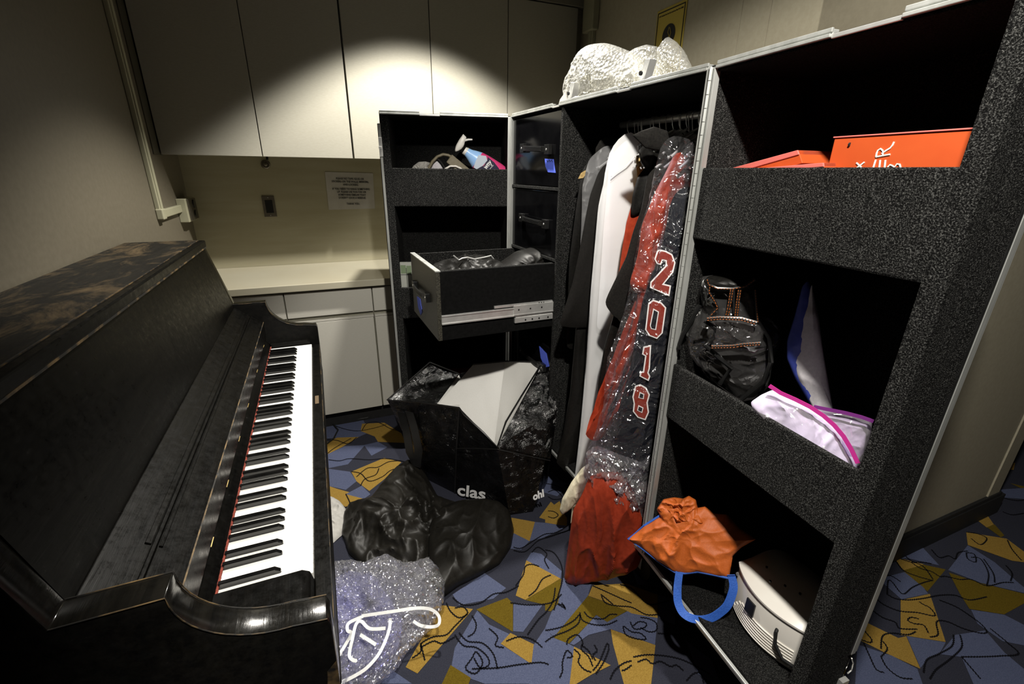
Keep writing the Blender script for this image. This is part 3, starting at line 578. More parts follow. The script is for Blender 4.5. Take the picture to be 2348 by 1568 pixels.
# ================================================================== patterned carpet
def carpet(name, c1, c2):
    m, N, L, b = mat(name, c1, .95, 0, .15)
    t = nz(N, L, 380, 2, .7); r = ramp(N, L, t.outputs[0], [(.35, c1), (.65, c2)])
    L.new(r.outputs[0], b.inputs['Base Color']); bump(N, L, b, t.outputs[0], .8, .003); return m
carpet('carpet_slate', (.038, .040, .062), (.066, .070, .10))
carpet('carpet_blue', (.115, .138, .25), (.18, .21, .35))
carpet('carpet_gold', (.42, .25, .045), (.60, .38, .08))
carpet('carpet_olive', (.16, .105, .006), (.25, .17, .014))
mat('carpet_line', (.008, .008, .012), .95, 0, .1)
T1 = lambda x, y: (700+.4898*x, 800+.4898*y)
T2 = lambda x, y: (1250+.3304*x, 1050+.3304*y)
T3 = lambda x, y: (1900+.3622*x, 1000+.3622*y)
CP = [
 (T1, 'b', [(90, 330), (265, 320), (300, 390), (250, 412), (95, 420)]), (T1, 'g', [(92, 440), (150, 415), (250, 412), (180, 455), (96, 497)]),
 (T1, 'b', [(95, 497), (185, 455), (280, 450), (200, 540), (100, 560)]), (T1, 'g', [(265, 350), (370, 345), (450, 395), (470, 440), (340, 435), (325, 410), (260, 385)]),
 (T1, 'b', [(275, 450), (340, 435), (385, 460), (310, 500)]), (T1, 'g', [(215, 575), (370, 510), (450, 530), (370, 610), (300, 665), (240, 620)]),
 (T1, 'g', [(105, 640), (150, 655), (240, 680), (285, 710), (190, 740), (105, 690)]), (T1, 'b', [(190, 680), (265, 640), (305, 680), (275, 702)]), (T1, 'b', [(100, 560), (210, 575), (240, 620), (190, 660), (100, 640)]),
 (T1, 'g', [(965, 790), (1075, 810), (1050, 900), (970, 860)]), (T1, 'b', [(1075, 810), (1240, 825), (1110, 885), (1050, 900)]), (T1, 'b', [(970, 860), (1050, 900), (1010, 940), (960, 935)]),
 (T1, 'b', [(1150, 570), (1220, 650), (1180, 690), (1110, 670)]), (T1, 'g', [(1150, 715), (1225, 790), (1225, 830), (1095, 790)]), (T1, 'b', [(1060, 950), (1105, 960), (1200, 1040), (1195, 1075), (1035, 990)]),
 (T1, 'g', [(1035, 990), (1195, 1075), (1030, 1175), (985, 1155)]), (T1, 'o', [(1195, 1076), (1200, 1190), (1150, 1205), (1031, 1176)]), (T1, 'b', [(690, 1150), (840, 1050), (940, 1120), (880, 1170), (720, 1200)]),
 (T1, 'o', [(800, 1220), (945, 1165), (972, 1190), (972, 1325)]), (T1, 'b', [(975, 1190), (1110, 1200), (1020, 1325), (973, 1322)]), (T1, 'g', [(640, 1200), (785, 1218), (525, 1520), (470, 1490), (520, 1400)]),
 (T1, 'b', [(805, 1225), (860, 1290), (955, 1335), (915, 1382), (1080, 1490), (1150, 1568), (840, 1568), (680, 1510), (700, 1400)]), (T1, 'g', [(960, 1330), (1125, 1410), (1080, 1490), (915, 1380)]),
 (T1, 'o', [(640, 1568), (680, 1480), (775, 1540), (765, 1568)]), (T1, 'o', [(1160, 1345), (1327, 1150), (1327, 1290), (1210, 1375)]), (T1, 'b', [(1200, 1080), (1327, 1000), (1327, 1150), (1200, 1290), (1135, 1340), (1205, 1190)]),
 (T1, 'b', [(130, 1568), (400, 1500), (500, 1568)]), (T1, 'o', [(380, 1700), (640, 1568), (765, 1568), (700, 1700)]),
 (T2, 'o', [(0, 900), (112, 840), (90, 1010), (40, 1065), (0, 1060)]), (T2, 'b', [(120, 832), (320, 880), (295, 960), (60, 1245), (0, 1180), (45, 1068), (90, 1010)]),
 (T2, 'g', [(300, 958), (330, 885), (560, 872), (780, 950), (780, 1112), (600, 1080), (420, 1000)]), (T2, 'o', [(62, 1250), (298, 960), (420, 1002), (570, 1062), (430, 1140), (355, 1090), (165, 1290)]),
 (T2, 'g', [(455, 1190), (765, 1300), (730, 1620), (560, 1620), (470, 1290)]), (T2, 'g', [(200, 1310), (455, 1440), (330, 1500), (165, 1600)]), (T2, 'b', [(0, 1182), (60, 1250), (165, 1292), (200, 1312), (160, 1650), (-120, 1650), (-80, 1300)]),
 (T2, 'b', [(430, 1140), (572, 1064), (600, 1080), (780, 1113), (762, 1298), (455, 1189), (300, 1230), (200, 1300), (170, 1290), (355, 1092)]), (T2, 'b', [(980, 1270), (1150, 1400), (1240, 1620), (1060, 1500)]),
 (T2, 'g', [(0, 370), (100, 300), (155, 440), (120, 470), (0, 450)]), (T2, 'b', [(20, 130), (165, 180), (40, 215)]), (T2, 'b', [(600, 760), (780, 740), (800, 900), (640, 880)]), (T2, 'b', [(780, 955), (900, 980), (900, 1160), (790, 1110)]), (T2, 'b', [(0, 475), (130, 470), (30, 530)]),
 (T3, 'g', [(930, 525), (1010, 510), (1045, 560), (1000, 580)]), (T3, 'o', [(1002, 578), (1050, 560), (1112, 630), (1090, 642)]), (T3, 'b', [(400, 780), (580, 690), (700, 820), (500, 775)]),
 (T3, 'g', [(410, 765), (600, 812), (560, 850), (470, 850)]), (T3, 'o', [(470, 852), (600, 815), (740, 845), (625, 985)]), (T3, 'g', [(870, 610), (1125, 650), (1300, 780), (1237, 800), (1160, 790), (880, 690)]),
 (T3, 'b', [(755, 850), (880, 692), (1050, 800), (1200, 930), (1300, 1010), (960, 930)]), (T3, 'o', [(760, 865), (960, 932), (1300, 1015), (1237, 1060), (1110, 1130), (890, 1095), (830, 1000)]),
 (T3, 'g', [(455, 1040), (640, 1000), (740, 1305), (490, 1265), (455, 1260)]), (T3, 'b', [(330, 900), (480, 862), (600, 960), (630, 1000), (460, 1035), (340, 930)]),
 (T3, 'g', [(215, 1170), (440, 1280), (490, 1268), (580, 1475), (350, 1370), (190, 1290)]), (T3, 'b', [(492, 1267), (740, 1307), (700, 1380), (620, 1420), (580, 1470)]), (T3, 'b', [(900, 1100), (1110, 1132), (1300, 1230), (1300, 1340), (1100, 1300), (942, 1190)]),
 (T3, 'b', [(700, 1382), (800, 1260), (990, 1232), (1110, 1370), (1300, 1530), (1150, 1700), (950, 1650), (840, 1400)]), (T3, 'b', [(180, 1320), (400, 1392), (560, 1475), (640, 1700), (160, 1700)]),
 (T3, 'g', [(1100, 180), (1180, 170), (1170, 215), (1120, 215)]), (T3, 'b', [(1080, 340), (1237, 330), (1237, 400), (1090, 390)]),
]
me = fl.data
me.materials.clear()
for m_ in ('carpet_slate', 'carpet_blue', 'carpet_gold', 'carpet_olive', 'carpet_line'): me.materials.append(MT[m_])
bm = bmesh.new()
CM = {'b': 1, 'g': 2, 'o': 3}
rx = random.Random(11)
org = V(WP['floor'])
def fpoly(pts, z, mi):
    vs_ = [bm.verts.new(V((p[0], p[1], z))-org) for p in pts]; f = bm.faces.new(vs_); f.normal_update()
    if f.normal.z < 0: f.normal_flip()
    f.material_index = mi
# the floor slab
x0, x1, y0, y1 = XL-.1, XE+.1, YB-.1, YW+.1
vv = [bm.verts.new(V(p)-org) for p in ((x0, y0, -.1), (x1, y0, -.1), (x1, y1, -.1), (x0, y1, -.1), (x0, y0, 0), (x1, y0, 0), (x1, y1, 0), (x0, y1, 0))]
for q in ((3, 2, 1, 0), (4, 5, 6, 7), (0, 1, 5, 4), (1, 2, 6, 5), (2, 3, 7, 6), (3, 0, 4, 7)): bm.faces.new([vv[i] for i in q])
# kites and triangles everywhere else, on a jittered lattice
S_ = .17; nx, ny = int((x1-x0)/S_), int((y1-y0)/S_)
def inview(c):
    r = V((c[0], c[1], 0))-CAM; zz = r.dot(FW)
    if zz < .2: return False
    px, py = 1174+F_PX*r.dot(RT)/zz, 784-F_PX*r.dot(UP)/zz
    return 700 < px < 2420 and 880 < py < 1640
P_ = {(i, j): (x0+i*S_+rx.uniform(-.045, .045), y0+j*S_+rx.uniform(-.045, .045)) for i in range(nx+1) for j in range(ny+1)}
for i in range(nx):
    for j in range(ny):
        q = [P_[i, j], P_[i+1, j], P_[i+1, j+1], P_[i, j+1]]
        for tri in ((0, 1, 2), (0, 2, 3)) if (i+j) % 2 else ((0, 1, 3), (1, 2, 3)):
            k = rx.choice([0, 0, 1, 1, 2, 3])
            t3 = [q[t] for t in tri]; c = (sum(t[0] for t in t3)/3, sum(t[1] for t in t3)/3)
            if k and not inview(c): fpoly(t3, .0004, k)
for n_, (T, c, pts) in enumerate(CP):
    fpoly([atz(*T(*p), 0)[:2] for p in pts], .0005+.00003*n_, CM[c])

LN_ = {T1: """100,345 180,375 250,385 330,370 380,355|265,385 290,350 340,345 400,375 460,390|100,425 150,430 200,445 240,415|100,495 130,470 180,440 215,420|215,575 260,585 300,620 360,600 400,570 450,555|240,600 290,560 340,555 390,530 445,525|260,640 280,610 330,590 345,560|110,520 160,525 210,515 300,520 380,515 470,530|190,680 210,730 180,745|975,930 1010,935 1060,905 1120,870 1180,860 1240,820|975,945 1030,950 1090,900 1150,880 1235,850|985,1110 1020,1060 1030,1020 1060,1010 1095,1020|1045,1160 1080,1130 1110,1080 1150,1060|1140,1030 1120,990 1130,960 1090,930 1060,955|690,1165 740,1200 820,1190 880,1150 940,1140 1000,1110|660,1190 680,1230 720,1260 760,1240 740,1210 700,1215|500,1450 540,1420 545,1380 600,1350 660,1340 700,1300 760,1240|540,1380 560,1460|780,1250 800,1290 790,1330 760,1350|700,1340 740,1390 800,1400 850,1440 860,1480 820,1495 790,1450|720,1330 760,1370 830,1380 880,1430 900,1500|860,1310 900,1350 890,1390 930,1400|750,1490 780,1450 800,1420 830,1470 800,1520 760,1510 750,1490|780,1500 900,1495 1000,1480 1100,1470 1140,1480|940,1370 1000,1350 1060,1360 1110,1400|1040,1340 1090,1270 1130,1230 1160,1180 1170,1120|540,1400 600,1370 640,1380 700,1350|960,1190 1050,1200 1150,1190 1200,1150|1180,1195 1215,1215 1200,1190""",
 T2: """330,890 420,930 540,985 600,1010|520,880 600,910 700,1010 760,1020 800,1010 880,990|390,960 420,1010 500,1030 600,1040 700,1090 780,1090|385,950 430,985 470,1020|240,1075 260,1130 340,1160 430,1160 500,1130|270,1070 310,1110 400,1120 450,1090 500,1090|540,1170 560,1230 640,1260 700,1260 660,1220 600,1210 545,1170|590,1140 620,1190 690,1180 700,1150 650,1140 610,1170|660,1110 720,1120 770,1150 770,1200 720,1210 660,1180|780,1220 900,1225 1040,1215 1090,1215|890,1170 960,1150 1060,1150|610,1385 700,1370 820,1375 940,1400 1050,1450 1140,1505|640,1420 700,1400 740,1430 800,1415 870,1450 910,1440 960,1480|450,1540 480,1480 540,1430 600,1410|530,1480 560,1470 600,1440|100,1530 120,1480 120,1420 150,1340 190,1380 150,1390|150,1300 160,1260 220,1230 260,1280 250,1330 300,1380 330,1450|200,1330 240,1370 230,1420 270,1470 320,1490|330,1480 370,1430 400,1360 430,1290 440,1330 400,1430 350,1500|250,1300 300,1340 330,1400|0,1200 60,1190 130,1170 200,1130 240,1090 230,1150 160,1200 60,1240 0,1280|0,640 60,660 110,740 120,840 90,960 60,1060|0,555 80,530 150,510 185,480|0,180 60,190 120,215|20,240 60,225 90,240 120,280 60,290 20,270|20,370 60,375 90,400 60,420 20,410|980,1550 1030,1500 1080,1500 1100,1568|90,1015 130,1030 140,1055|340,1300 360,1340 330,1370 350,1410""",
 T3: """460,740 520,790 600,830 660,910|410,770 470,850 560,890 650,915|430,770 520,800 590,800 650,810|350,880 400,890 455,925|370,1000 375,920 400,925 450,990 480,1000 530,960 600,930 660,915|365,1000 420,1030 500,1040 600,1030 700,1010 800,1010 890,1040 1000,1020|520,800 580,840 650,860 700,890 740,890 830,910 900,910 1000,950 1100,930 1170,930|300,1030 350,1070 450,1110 560,1120 670,1140 640,1090 600,1070 570,1050|270,1100 340,1150 420,1180 450,1220 560,1225|200,1290 260,1310 270,1290 230,1240 220,1210|330,1350 340,1270 400,1250 500,1260 550,1240|330,1400 370,1350 340,1300|330,1400 370,1470 450,1530 530,1540|220,1310 260,1400 300,1480 350,1500|570,1160 520,1150 500,1170 540,1190 600,1200 630,1250|640,1275 690,1260 680,1190 700,1170 760,1180 850,1220 960,1250 1000,1240 960,1190 880,1130 800,1080 700,1040|870,740 880,780 930,800 920,750 870,740|900,770 960,780 1010,870 1000,950|980,780 1040,870 1050,930|1120,820 1160,870 1150,920|1130,660 1160,720 1220,790|870,610 940,620 1000,650 960,690 900,650|600,1500 620,1420 700,1380 780,1330 790,1260|640,1540 680,1480 760,1420 840,1340 830,1260|840,1400 960,1400 1080,1395 1200,1380 1130,1310 1020,1220|840,1400 900,1470 960,1540|650,720 700,770 760,760 800,780 820,740 880,730|1080,380 1130,400 1200,410 1260,400|1100,480 1160,500 1237,490"""}
def squiggle(P):
    Q = []
    for i in range(len(P)-1):
        a, b, c, d = P[max(i-1, 0)], P[i], P[i+1], P[min(i+2, len(P)-1)]
        n_ = max(2, int((c-b).length/.004))
        for k in range(n_):
            t = k/n_; Q.append(.5*((2*b)+(c-a)*t+(2*a-5*b+4*c-d)*t*t+(3*b-a-3*c+d)*t**3))
    Q.append(P[-1]); W = .0021; prev = None
    for i, p in enumerate(Q):
        t = Q[min(i+1, len(Q)-1)]-Q[max(i-1, 0)]; t.normalize(); s_ = V((-t.y, t.x, 0)); j = s_*(.0011 if i % 2 else -.0011)
        a, b = bm.verts.new(p+j-s_*W-org), bm.verts.new(p+j+s_*W-org)
        if prev:
            try:
                f = bm.faces.new((prev[0], a, b, prev[1])); f.normal_update(); f.material_index = 4
                if f.normal.z < 0: f.normal_flip()
            except ValueError: pass
        prev = (a, b)
zl = .0032
for T, txt in LN_.items():
    for ln in txt.split('|'):
        squiggle([V((*atz(*T(*map(float, q.split(','))), 0)[:2], zl)) for q in ln.split()])
for _ in range(230):
    p = V((rx.uniform(x0+.2, x1-.2), rx.uniform(y0+.2, y1-.2), zl)); a = rx.uniform(0, 6.28); P = [p.copy()]
    for k in range(rx.randint(3, 7)):
        a += rx.uniform(-1.1, 1.1); p = p+V((math.cos(a), math.sin(a), 0))*.05; P.append(p.copy())
    if not any(inview((q.x, q.y)) for q in P): squiggle(P)
bm.to_mesh(me); bm.free()
# ================================================================== soft things: builders
noisy('cloth_black', (.008, .0075, .007), (.015, .014, .012), 120, .46, 0, .22, bst=.2, bd=.001)
noisy('cloth_charcoal', (.014, .013, .012), (.026, .024, .021), 200, .9, 0, .15)
noisy('cloth_dark', (.008, .007, .006), (.015, .013, .011), 200, .8, 0, .2)
noisy('cloth_navy', (.006, .008, .014), (.012, .015, .024), 150, .8, 0, .15, bst=.2)
noisy('cloth_red', (.23, .026, .010), (.31, .038, .015), 60, .42, 0, .28, bst=.1)
noisy('cloth_orange', (.42, .088, .010), (.50, .110, .014), 300, .6, bst=.3, bd=.001)
noisy('cloth_white', (.80, .80, .82), (.86, .86, .87), 60, .6)
noisy('cloth_cream', (.62, .56, .40), (.72, .66, .50), 60, .6, bst=.4)
noisy('lace_tan', (.42, .28, .10), (.60, .44, .20), 160, .8, bst=.6)
noisy('webbing_blue', (.02, .09, .42), (.03, .12, .50), 260, .6, bst=.4)
noisy('blue_lining', (.06, .10, .56), (.08, .12, .68), 60, .6)
noisy('linen_grey', (.95, .90, .97), (1.1, 1.05, 1.1), 150, .8)
noisy('box_orange', (.46, .062, .010), (.50, .075, .013), 10, .55)
noisy('box_pink', (.58, .13, .10), (.62, .15, .13), 10, .5)
noisy('heater_white', (.74, .70, .64), (.78, .75, .69), 10, .35)
noisy('tan_plastic', (.30, .25, .15), (.36, .31, .20), 60, .5)
mat('marker_white', (.90, .86, .78), .6); mat('orange_thread', (.60, .16, .02), .6); mat('digit_red', (.50, .045, .015), .6); mat('digit_white', (.85, .83, .76), .6)
def film(name, tint=(1, 1, 1), clear=.75, haze=.12, scale=30, st=1.0, rough=.12, dist=.02, gl=1.0, ty='n'):
    """crinkled clear plastic film: see-through, glossy along sharp creases, a little milky"""
    m = bpy.data.materials.new(name); m.use_nodes = True; MT[name] = m; N, L = m.node_tree.nodes, m.node_tree.links
    N.remove(N['Principled BSDF']); out = N['Material Output']
    if ty == 'n':
        w = nz(N, L, scale*.4, 3, .6, .8); tc = N.new('ShaderNodeTexCoord'); mx = N.new('ShaderNodeMixRGB'); mx.inputs[0].default_value = .12
        L.new(tc.outputs['Object'], mx.inputs[1]); L.new(w.outputs[1], mx.inputs[2])
        t = N.new('ShaderNodeTexVoronoi'); t.inputs['Scale'].default_value = scale; L.new(mx.outputs[0], t.inputs['Vector'])
    else: t = nz(N, L, scale, ty='ShaderNodeTexVoronoi')
    bp = N.new('ShaderNodeBump'); bp.inputs['Strength'].default_value = st; bp.inputs['Distance'].default_value = dist; L.new(t.outputs[0], bp.inputs['Height'])
    g = N.new('ShaderNodeBsdfGlossy'); g.inputs['Roughness'].default_value = rough; g.inputs['Color'].default_value = (gl, gl, gl, 1); L.new(bp.outputs[0], g.inputs['Normal'])
    tr = N.new('ShaderNodeBsdfTransparent'); tr.inputs['Color'].default_value = (*tint, 1)
    df = N.new('ShaderNodeBsdfDiffuse'); df.inputs['Color'].default_value = (*[min(.9, c) for c in tint], 1); L.new(bp.outputs[0], df.inputs['Normal'])
    a = N.new('ShaderNodeMixShader'); a.inputs[0].default_value = haze; L.new(tr.outputs[0], a.inputs[1]); L.new(df.outputs[0], a.inputs[2])
    b = N.new('ShaderNodeMixShader'); b.inputs[0].default_value = 1-clear; L.new(a.outputs[0], b.inputs[1]); L.new(g.outputs[0], b.inputs[2])
    L.new(b.outputs[0], out.inputs[0]); return m
film('film_clear', (.97, .96, 1), .89, .015, 22, 1, .10, .03, 1)
film('film_heap', (.93, .93, 1), .60, .10, 30, .5, .12, .006, 1)
film('film_lilac', (.72, .72, 1), .70, .30, 30, .5, .14, .006, 1)
noisy('cloth_offwhite', (.75, .73, .68), (.85, .83, .78), 60, .8)
noisy('nylon_black', (.014, .0125, .0095), (.023, .0205, .016), 150, .48, 0, .32, bst=.15, bd=.001)
film('film_garment', (.97, .97, 1), .84, .10, 12, .8, .2, .02)
film('film_milky', (.97, .97, 1), .92, .55, 9, .3, .3, .01)
film('film_vinyl', (.80, .78, .78), .86, .03, 12, .9, .06, .03, 1)
film('film_ziplock', (.92, .86, 1), .84, .12, 14, .8, .10, .02)
film('film_bubble', (.93, .92, .86), .84, .20, 95, .8, .25, .006, ty='v')
mat('tarp_black', (.004, .004, .004), .22, 0, .7)
m = MT['tarp_black']; N, L = m.node_tree.nodes, m.node_tree.links; t = nz(N, L, 16, 5, .7, 1.5); bump(N, L, N['Principled BSDF'], t.outputs[0], .8, .017)
noisy('tarp_white', (.60, .59, .56), (.68, .67, .64), 300, .45, sc=(1, 1, 6), bst=.25)
def fold(p, fr, sc, seed):
    q = V((p.x*sc[0], p.y*sc[1], p.z*sc[2]))+V((seed*3.1, seed*7.7, seed*1.3))
    q = q+noise.noise_vector(q*fr*.7)*(.55/fr)
    a = 1-abs(noise.noise(q*fr))*1.6; b = noise.noise(q*fr*.45+V((5, 5, 5)))
    c = 1-abs(noise.noise(q*fr*2.1+V((2, 1, 7))))*1.7; d = 1-abs(noise.noise(q*fr*4.3))*1.7
    return (max(a, 0)**2.2-.4)*.8+b*.7+(max(c, 0)**2.5-.3)*.4+(max(d, 0)**2-.3)*.13
JR = random.Random(5)
def resample(pts, n):
    P = [V(p) for p in pts]; d = [(P[(i+1) % len(P)]-P[i]).length for i in range(len(P))]; T = sum(d); out = []
    for k in range(n):
        s = T*k/n; i = 0
        while s > d[i] and i < len(d)-1: s -= d[i]; i += 1
        out.append(P[i].lerp(P[(i+1) % len(P)], s/max(d[i], 1e-9)))
    return out
def puff(outline, nrm, tf, tb, m, mb=None, N=120, K=20, amp=.006, fr=9, sc=(1, 1, 1), seed=1, ctr=None, zmin=None, prof=.5, edge=.25, rnd=1, jit=0):
    """a soft solid: its outline inflated to both sides, with folds"""
    mb = mb or MB(); O = resample(outline, N)
    for _ in range(rnd): O = [(O[i-1]+O[i]*2+O[(i+1) % N])/4 for i in range(N)]
    c = V(ctr) if ctr is not None else sum(O, V((0, 0, 0)))/N; n = V(nrm).normalized()
    F, B = [], []
    for k in range(1, K+1):
        t = k/K; h = max(0, 1-t**2.2)**prof; rf, rb = [], []
        for o in O:
            p = c+(o-c)*t; fo = fold(p, fr, sc, seed)*amp*(edge+(1-edge)*min(1, (1-t)*5))
            if jit: fo += JR.uniform(-jit, jit); p = p+V((JR.uniform(-jit, jit), JR.uniform(-jit, jit), 0))*.5
            a = p+n*(tf*h+fo); b = p-n*(tb*h)+n*(fo*(1 if tb < .004 else .4)-.0008)
            if k == K: a = p+n*fo*1; b = a-n*.001
            if zmin is not None:
                a.z = max(a.z, zmin+.001); b.z = max(b.z, zmin)
            rf.append(a); rb.append(b)
        F.append(rf); B.append(rb)
    cf = c+n*(tf+fold(c, fr, sc, seed)*amp); cb = c-n*tb
    if zmin is not None: cf.z = max(cf.z, zmin+.001); cb.z = max(cb.z, zmin)
    vs_ = [cf, cb]+[p for r in F for p in r]+[p for r in B[:-1] for p in r]; fs = []
    fi = lambda k, j: 2+k*N+j % N
    bi = lambda k, j: (2+K*N+k*N+j % N) if k < K-1 else fi(K-1, j)
    for j in range(N):
        fs.append((0, fi(0, j), fi(0, j+1))); fs.append((1, bi(0, j+1), bi(0, j)))
        for k in range(K-1):
            fs.append((fi(k, j), fi(k+1, j), fi(k+1, j+1), fi(k, j+1))); fs.append((bi(k, j+1), bi(k+1, j+1), bi(k+1, j), bi(k, j)))
    # orient
    a = (vs_[fs[0][1]]-vs_[0]).cross(vs_[fs[0][2]]-vs_[0])
    if a.dot(n) < 0: fs = [f[::-1] for f in fs]
    mb.add(vs_, fs, m); return mb
def patch(c00, c10, c11, c01, m, n=18, k=18, bulge=0, nrm=None, amp=.004, fr=9, seed=1, th=.0015, mb=None):
    """a cloth panel between four corners"""
    mb = mb or MB(); A, B, C, D = V(c00), V(c10), V(c11), V(c01)
    nn = V(nrm).normalized() if nrm is not None else (B-A).cross(D-A).normalized()
    g = []
    for i in range(n+1):
        for j in range(k+1):
            s, t = i/n, j/k; p = (A*(1-s)+B*s)*(1-t)+(D*(1-s)+C*s)*t; e = min(1, 6*min(s, 1-s, t, 1-t))
            g.append(p+nn*(bulge*math.sin(math.pi*s)*math.sin(math.pi*t)+amp*fold(p, fr, (1, 1, 1), seed)*e))
    M = len(g); vs_ = g+[p-nn*th for p in g]; fs = []
    id_ = lambda i, j: i*(k+1)+j
    for i in range(n):
        for j in range(k):
            fs.append((id_(i, j), id_(i+1, j), id_(i+1, j+1), id_(i, j+1))); fs.append((M+id_(i, j+1), M+id_(i+1, j+1), M+id_(i+1, j), M+id_(i, j)))
    ed = [id_(i, 0) for i in range(n+1)]+[id_(n, j) for j in range(1, k+1)]+[id_(i, k) for i in range(n-1, -1, -1)]+[id_(0, j) for j in range(k-1, 0, -1)]
    for a, b in zip(ed, ed[1:]+ed[:1]): fs.append((b, a, M+a, M+b))
    return mb.add(vs_, fs, m)
def on(P, n, pts): return [atpl(x, y, P, n) for x, y in pts]
def atv(px, py, x, y): return atpl(px, py, V((x, y, 0)), V((x, y, 0)))
def face(p): return (CAM-V(p)).normalized()
def hface(p): q = CAM-V(p); q.z = 0; return q.normalized()
# ================================================================== hanging clothes
# each garment hangs in its own plane across the rod
def gplane(u): return FB.p(u, 0, 0), FB.u
def hang(u, pts, m, th, label, cat='clothing', name='hanging_garment', amp=.012, fr=7, sc=(.6, 1, .22), seed=1, film_m=None, group=None, lean=0, ctr=None, prof=.5):
    P, n = gplane(u); O = [atpl(x, y, P, n+FB.w*lean) if y is not None else None for x, y in [(a, b) for a, b in pts if b is not None]]
    O = [V(p) for p in O]
    return puff(O, -n if n.dot(face(O[0])) < 0 else n, th, th, m, amp=amp, fr=fr, sc=sc, seed=seed, zmin=.004, ctr=ctr, prof=prof)
G = 'clothes hanging on the rod of the road case'
def hanger(parent, u, w, zt=1.572, m='steel', drop=.10, span=.17):
    c = FB.p(u, .25, zt); pts = [c+FB.w*(.012*math.cos(a))+Z*(.012*math.sin(a)+.001) for a in [math.pi*k/8 for k in range(-1, 9)]][::-1]
    top = c-Z*(drop*.5)
    mb = MB().tube([c+FB.w*.012-Z*.006]+pts[::-1][1:]+[c-FB.w*.008-Z*.02, top], .0018, m, 6)
    mb.tube([top, c-Z*drop-FB.w*span*.55, c-Z*(drop+.05)-FB.w*span], .004, m, 6); mb.tube([top, c-Z*drop+FB.w*span*.55, c-Z*(drop+.05)+FB.w*span], .004, m, 6)
    return mb.build('hanger', parent, True)
def garment(u, pts, m, th, label, **k):
    hg = k.pop('hg', True); cat = k.pop('cat', 'clothing'); nm = k.pop('name', 'hanging_garment')
    t = thing(nm, label, cat, FB.p(u, .2, .9), G)
    hang(u, pts, m, th, label, **k).build('cloth', t, True, angle=60)
    if hg: hanger(t, u, 0)
    return t
# from the drawer side towards the hinge
t = garment(.54, [(1335, 390), (1347, 372), (1375, 345), (1440, 335), (1440, 800), (1300, 800), (1305, 600), (1322, 470)], 'cloth_black', .012, 'black garment hanging nearest the drawers with an orange cloth tab at its shoulder', seed=2)
P, n = gplane(.545); puff(on(P, n, [(1326, 410), (1333, 396), (1343, 390), (1341, 402), (1337, 408)]), -FB.w, .004, .002, 'box_orange' if 0 else 'lace_tan', amp=.001).build('tab', t, True)
t = garment(.575, [(1372, 345), (1385, 335), (1440, 330), (1440, 700), (1322, 700), (1333, 520), (1335, 430), (1345, 385), (1350, 365)], 'film_garment', .014, 'small clear plastic garment cover, second from the drawers', seed=3)
garment(.56, [(1366, 340), (1376, 322), (1392, 312), (1420, 315), (1425, 420), (1365, 420)], 'cloth_charcoal', .012, 'dark grey rounded shoulder peeking above the small clear cover', seed=12)
t = garment(.625, [(1388, 375), (1372, 395), (1352, 450), (1335, 540), (1312, 650), (1284, 735), (1284, 747), (1312, 751), (1343, 750), (1400, 745), (1450, 700), (1450, 380)], 'cloth_dark', .014, 'dark brown jacket whose long sleeve swings out in front of the drawers', seed=4)
t = garment(.61, [(1322, 740), (1308, 900), (1290, 1000), (1275, 1060), (1300, 1085), (1335, 1050), (1350, 900), (1355, 740)], 'cloth_black', .014, 'black trousers hanging below the dark brown jacket', seed=5, hg=False)
t = garment(.70, [(1447, 298), (1420, 315), (1402, 338), (1390, 372), (1389, 405), (1376, 445), (1367, 550), (1358, 650), (1350, 760), (1346, 830), (1331, 1000), (1316, 1130), (1311, 1185), (1340, 1185), (1352, 1080), (1372, 960), (1400, 830), (1440, 700), (1500, 640), (1510, 420), (1480, 330), (1462, 312)], 'film_milky', .022, 'large milky garment bag over a white coat, the brightest thing on the rod', seed=6, amp=.006, prof=.35)
P, n = gplane(.70)
puff(on(P, n, [(1440, 318), (1410, 345), (1396, 385), (1392, 430), (1384, 520), (1376, 640), (1369, 735), (1368, 752), (1380, 758), (1398, 742), (1420, 700), (1500, 640), (1500, 380), (1462, 330)]), -FB.u, .010, .014, 'cloth_white', amp=.010, fr=8, sc=(.6, 1, .16), seed=7).build('white_coat', t, True)
MB().tube([p-FB.u*-.030 for p in on(P, n, [(1389, 404), (1405, 392), (1425, 378), (1440, 360)])], .0016, 'cloth_white', 6).build('zipper', t, True)
t = garment(.765, [(1455, 357), (1472, 354), (1484, 366), (1482, 392), (1470, 420), (1460, 460), (1452, 520), (1440, 640), (1425, 760), (1440, 790), (1520, 700), (1540, 370)], 'lace_tan', .010, 'tan lace dress showing in a narrow strip beside the milky garment bag', seed=8, amp=.006)
t = garment(.80, [(1470, 395), (1455, 430), (1448, 470), (1436, 510), (1425, 580), (1416, 650), (1440, 650), (1560, 600), (1560, 400)], 'cloth_red', .010, 'orange red garment showing as a narrow strip beside the tan lace', seed=9, amp=.010)
t = garment(.815, [(1478, 385), (1462, 405), (1450, 450), (1447, 492), (1455, 495), (1480, 480), (1560, 460), (1560, 360), (1500, 350), (1480, 330), (1464, 345), (1470, 372)], 'cloth_black', .010, 'black vest on a thick black plastic hanger beside the tan lace', seed=10)
mb = MB().tube(on(*gplane(.805), [(1468, 350), (1466, 335), (1475, 322), (1500, 318), (1530, 325)]), .006, 'black_plastic', 8); mb.build('plastic_hanger', t, True)
t = garment(.865, [(1502, 383), (1486, 400), (1478, 440), (1470, 480), (1452, 530), (1436, 590), (1412, 640), (1388, 690), (1390, 702), (1406, 724), (1428, 737), (1450, 700), (1540, 640), (1580, 400)], 'cloth_charcoal', .014, 'charcoal jacket between the orange red strip and the plastic-covered red satin', seed=11, amp=.010)
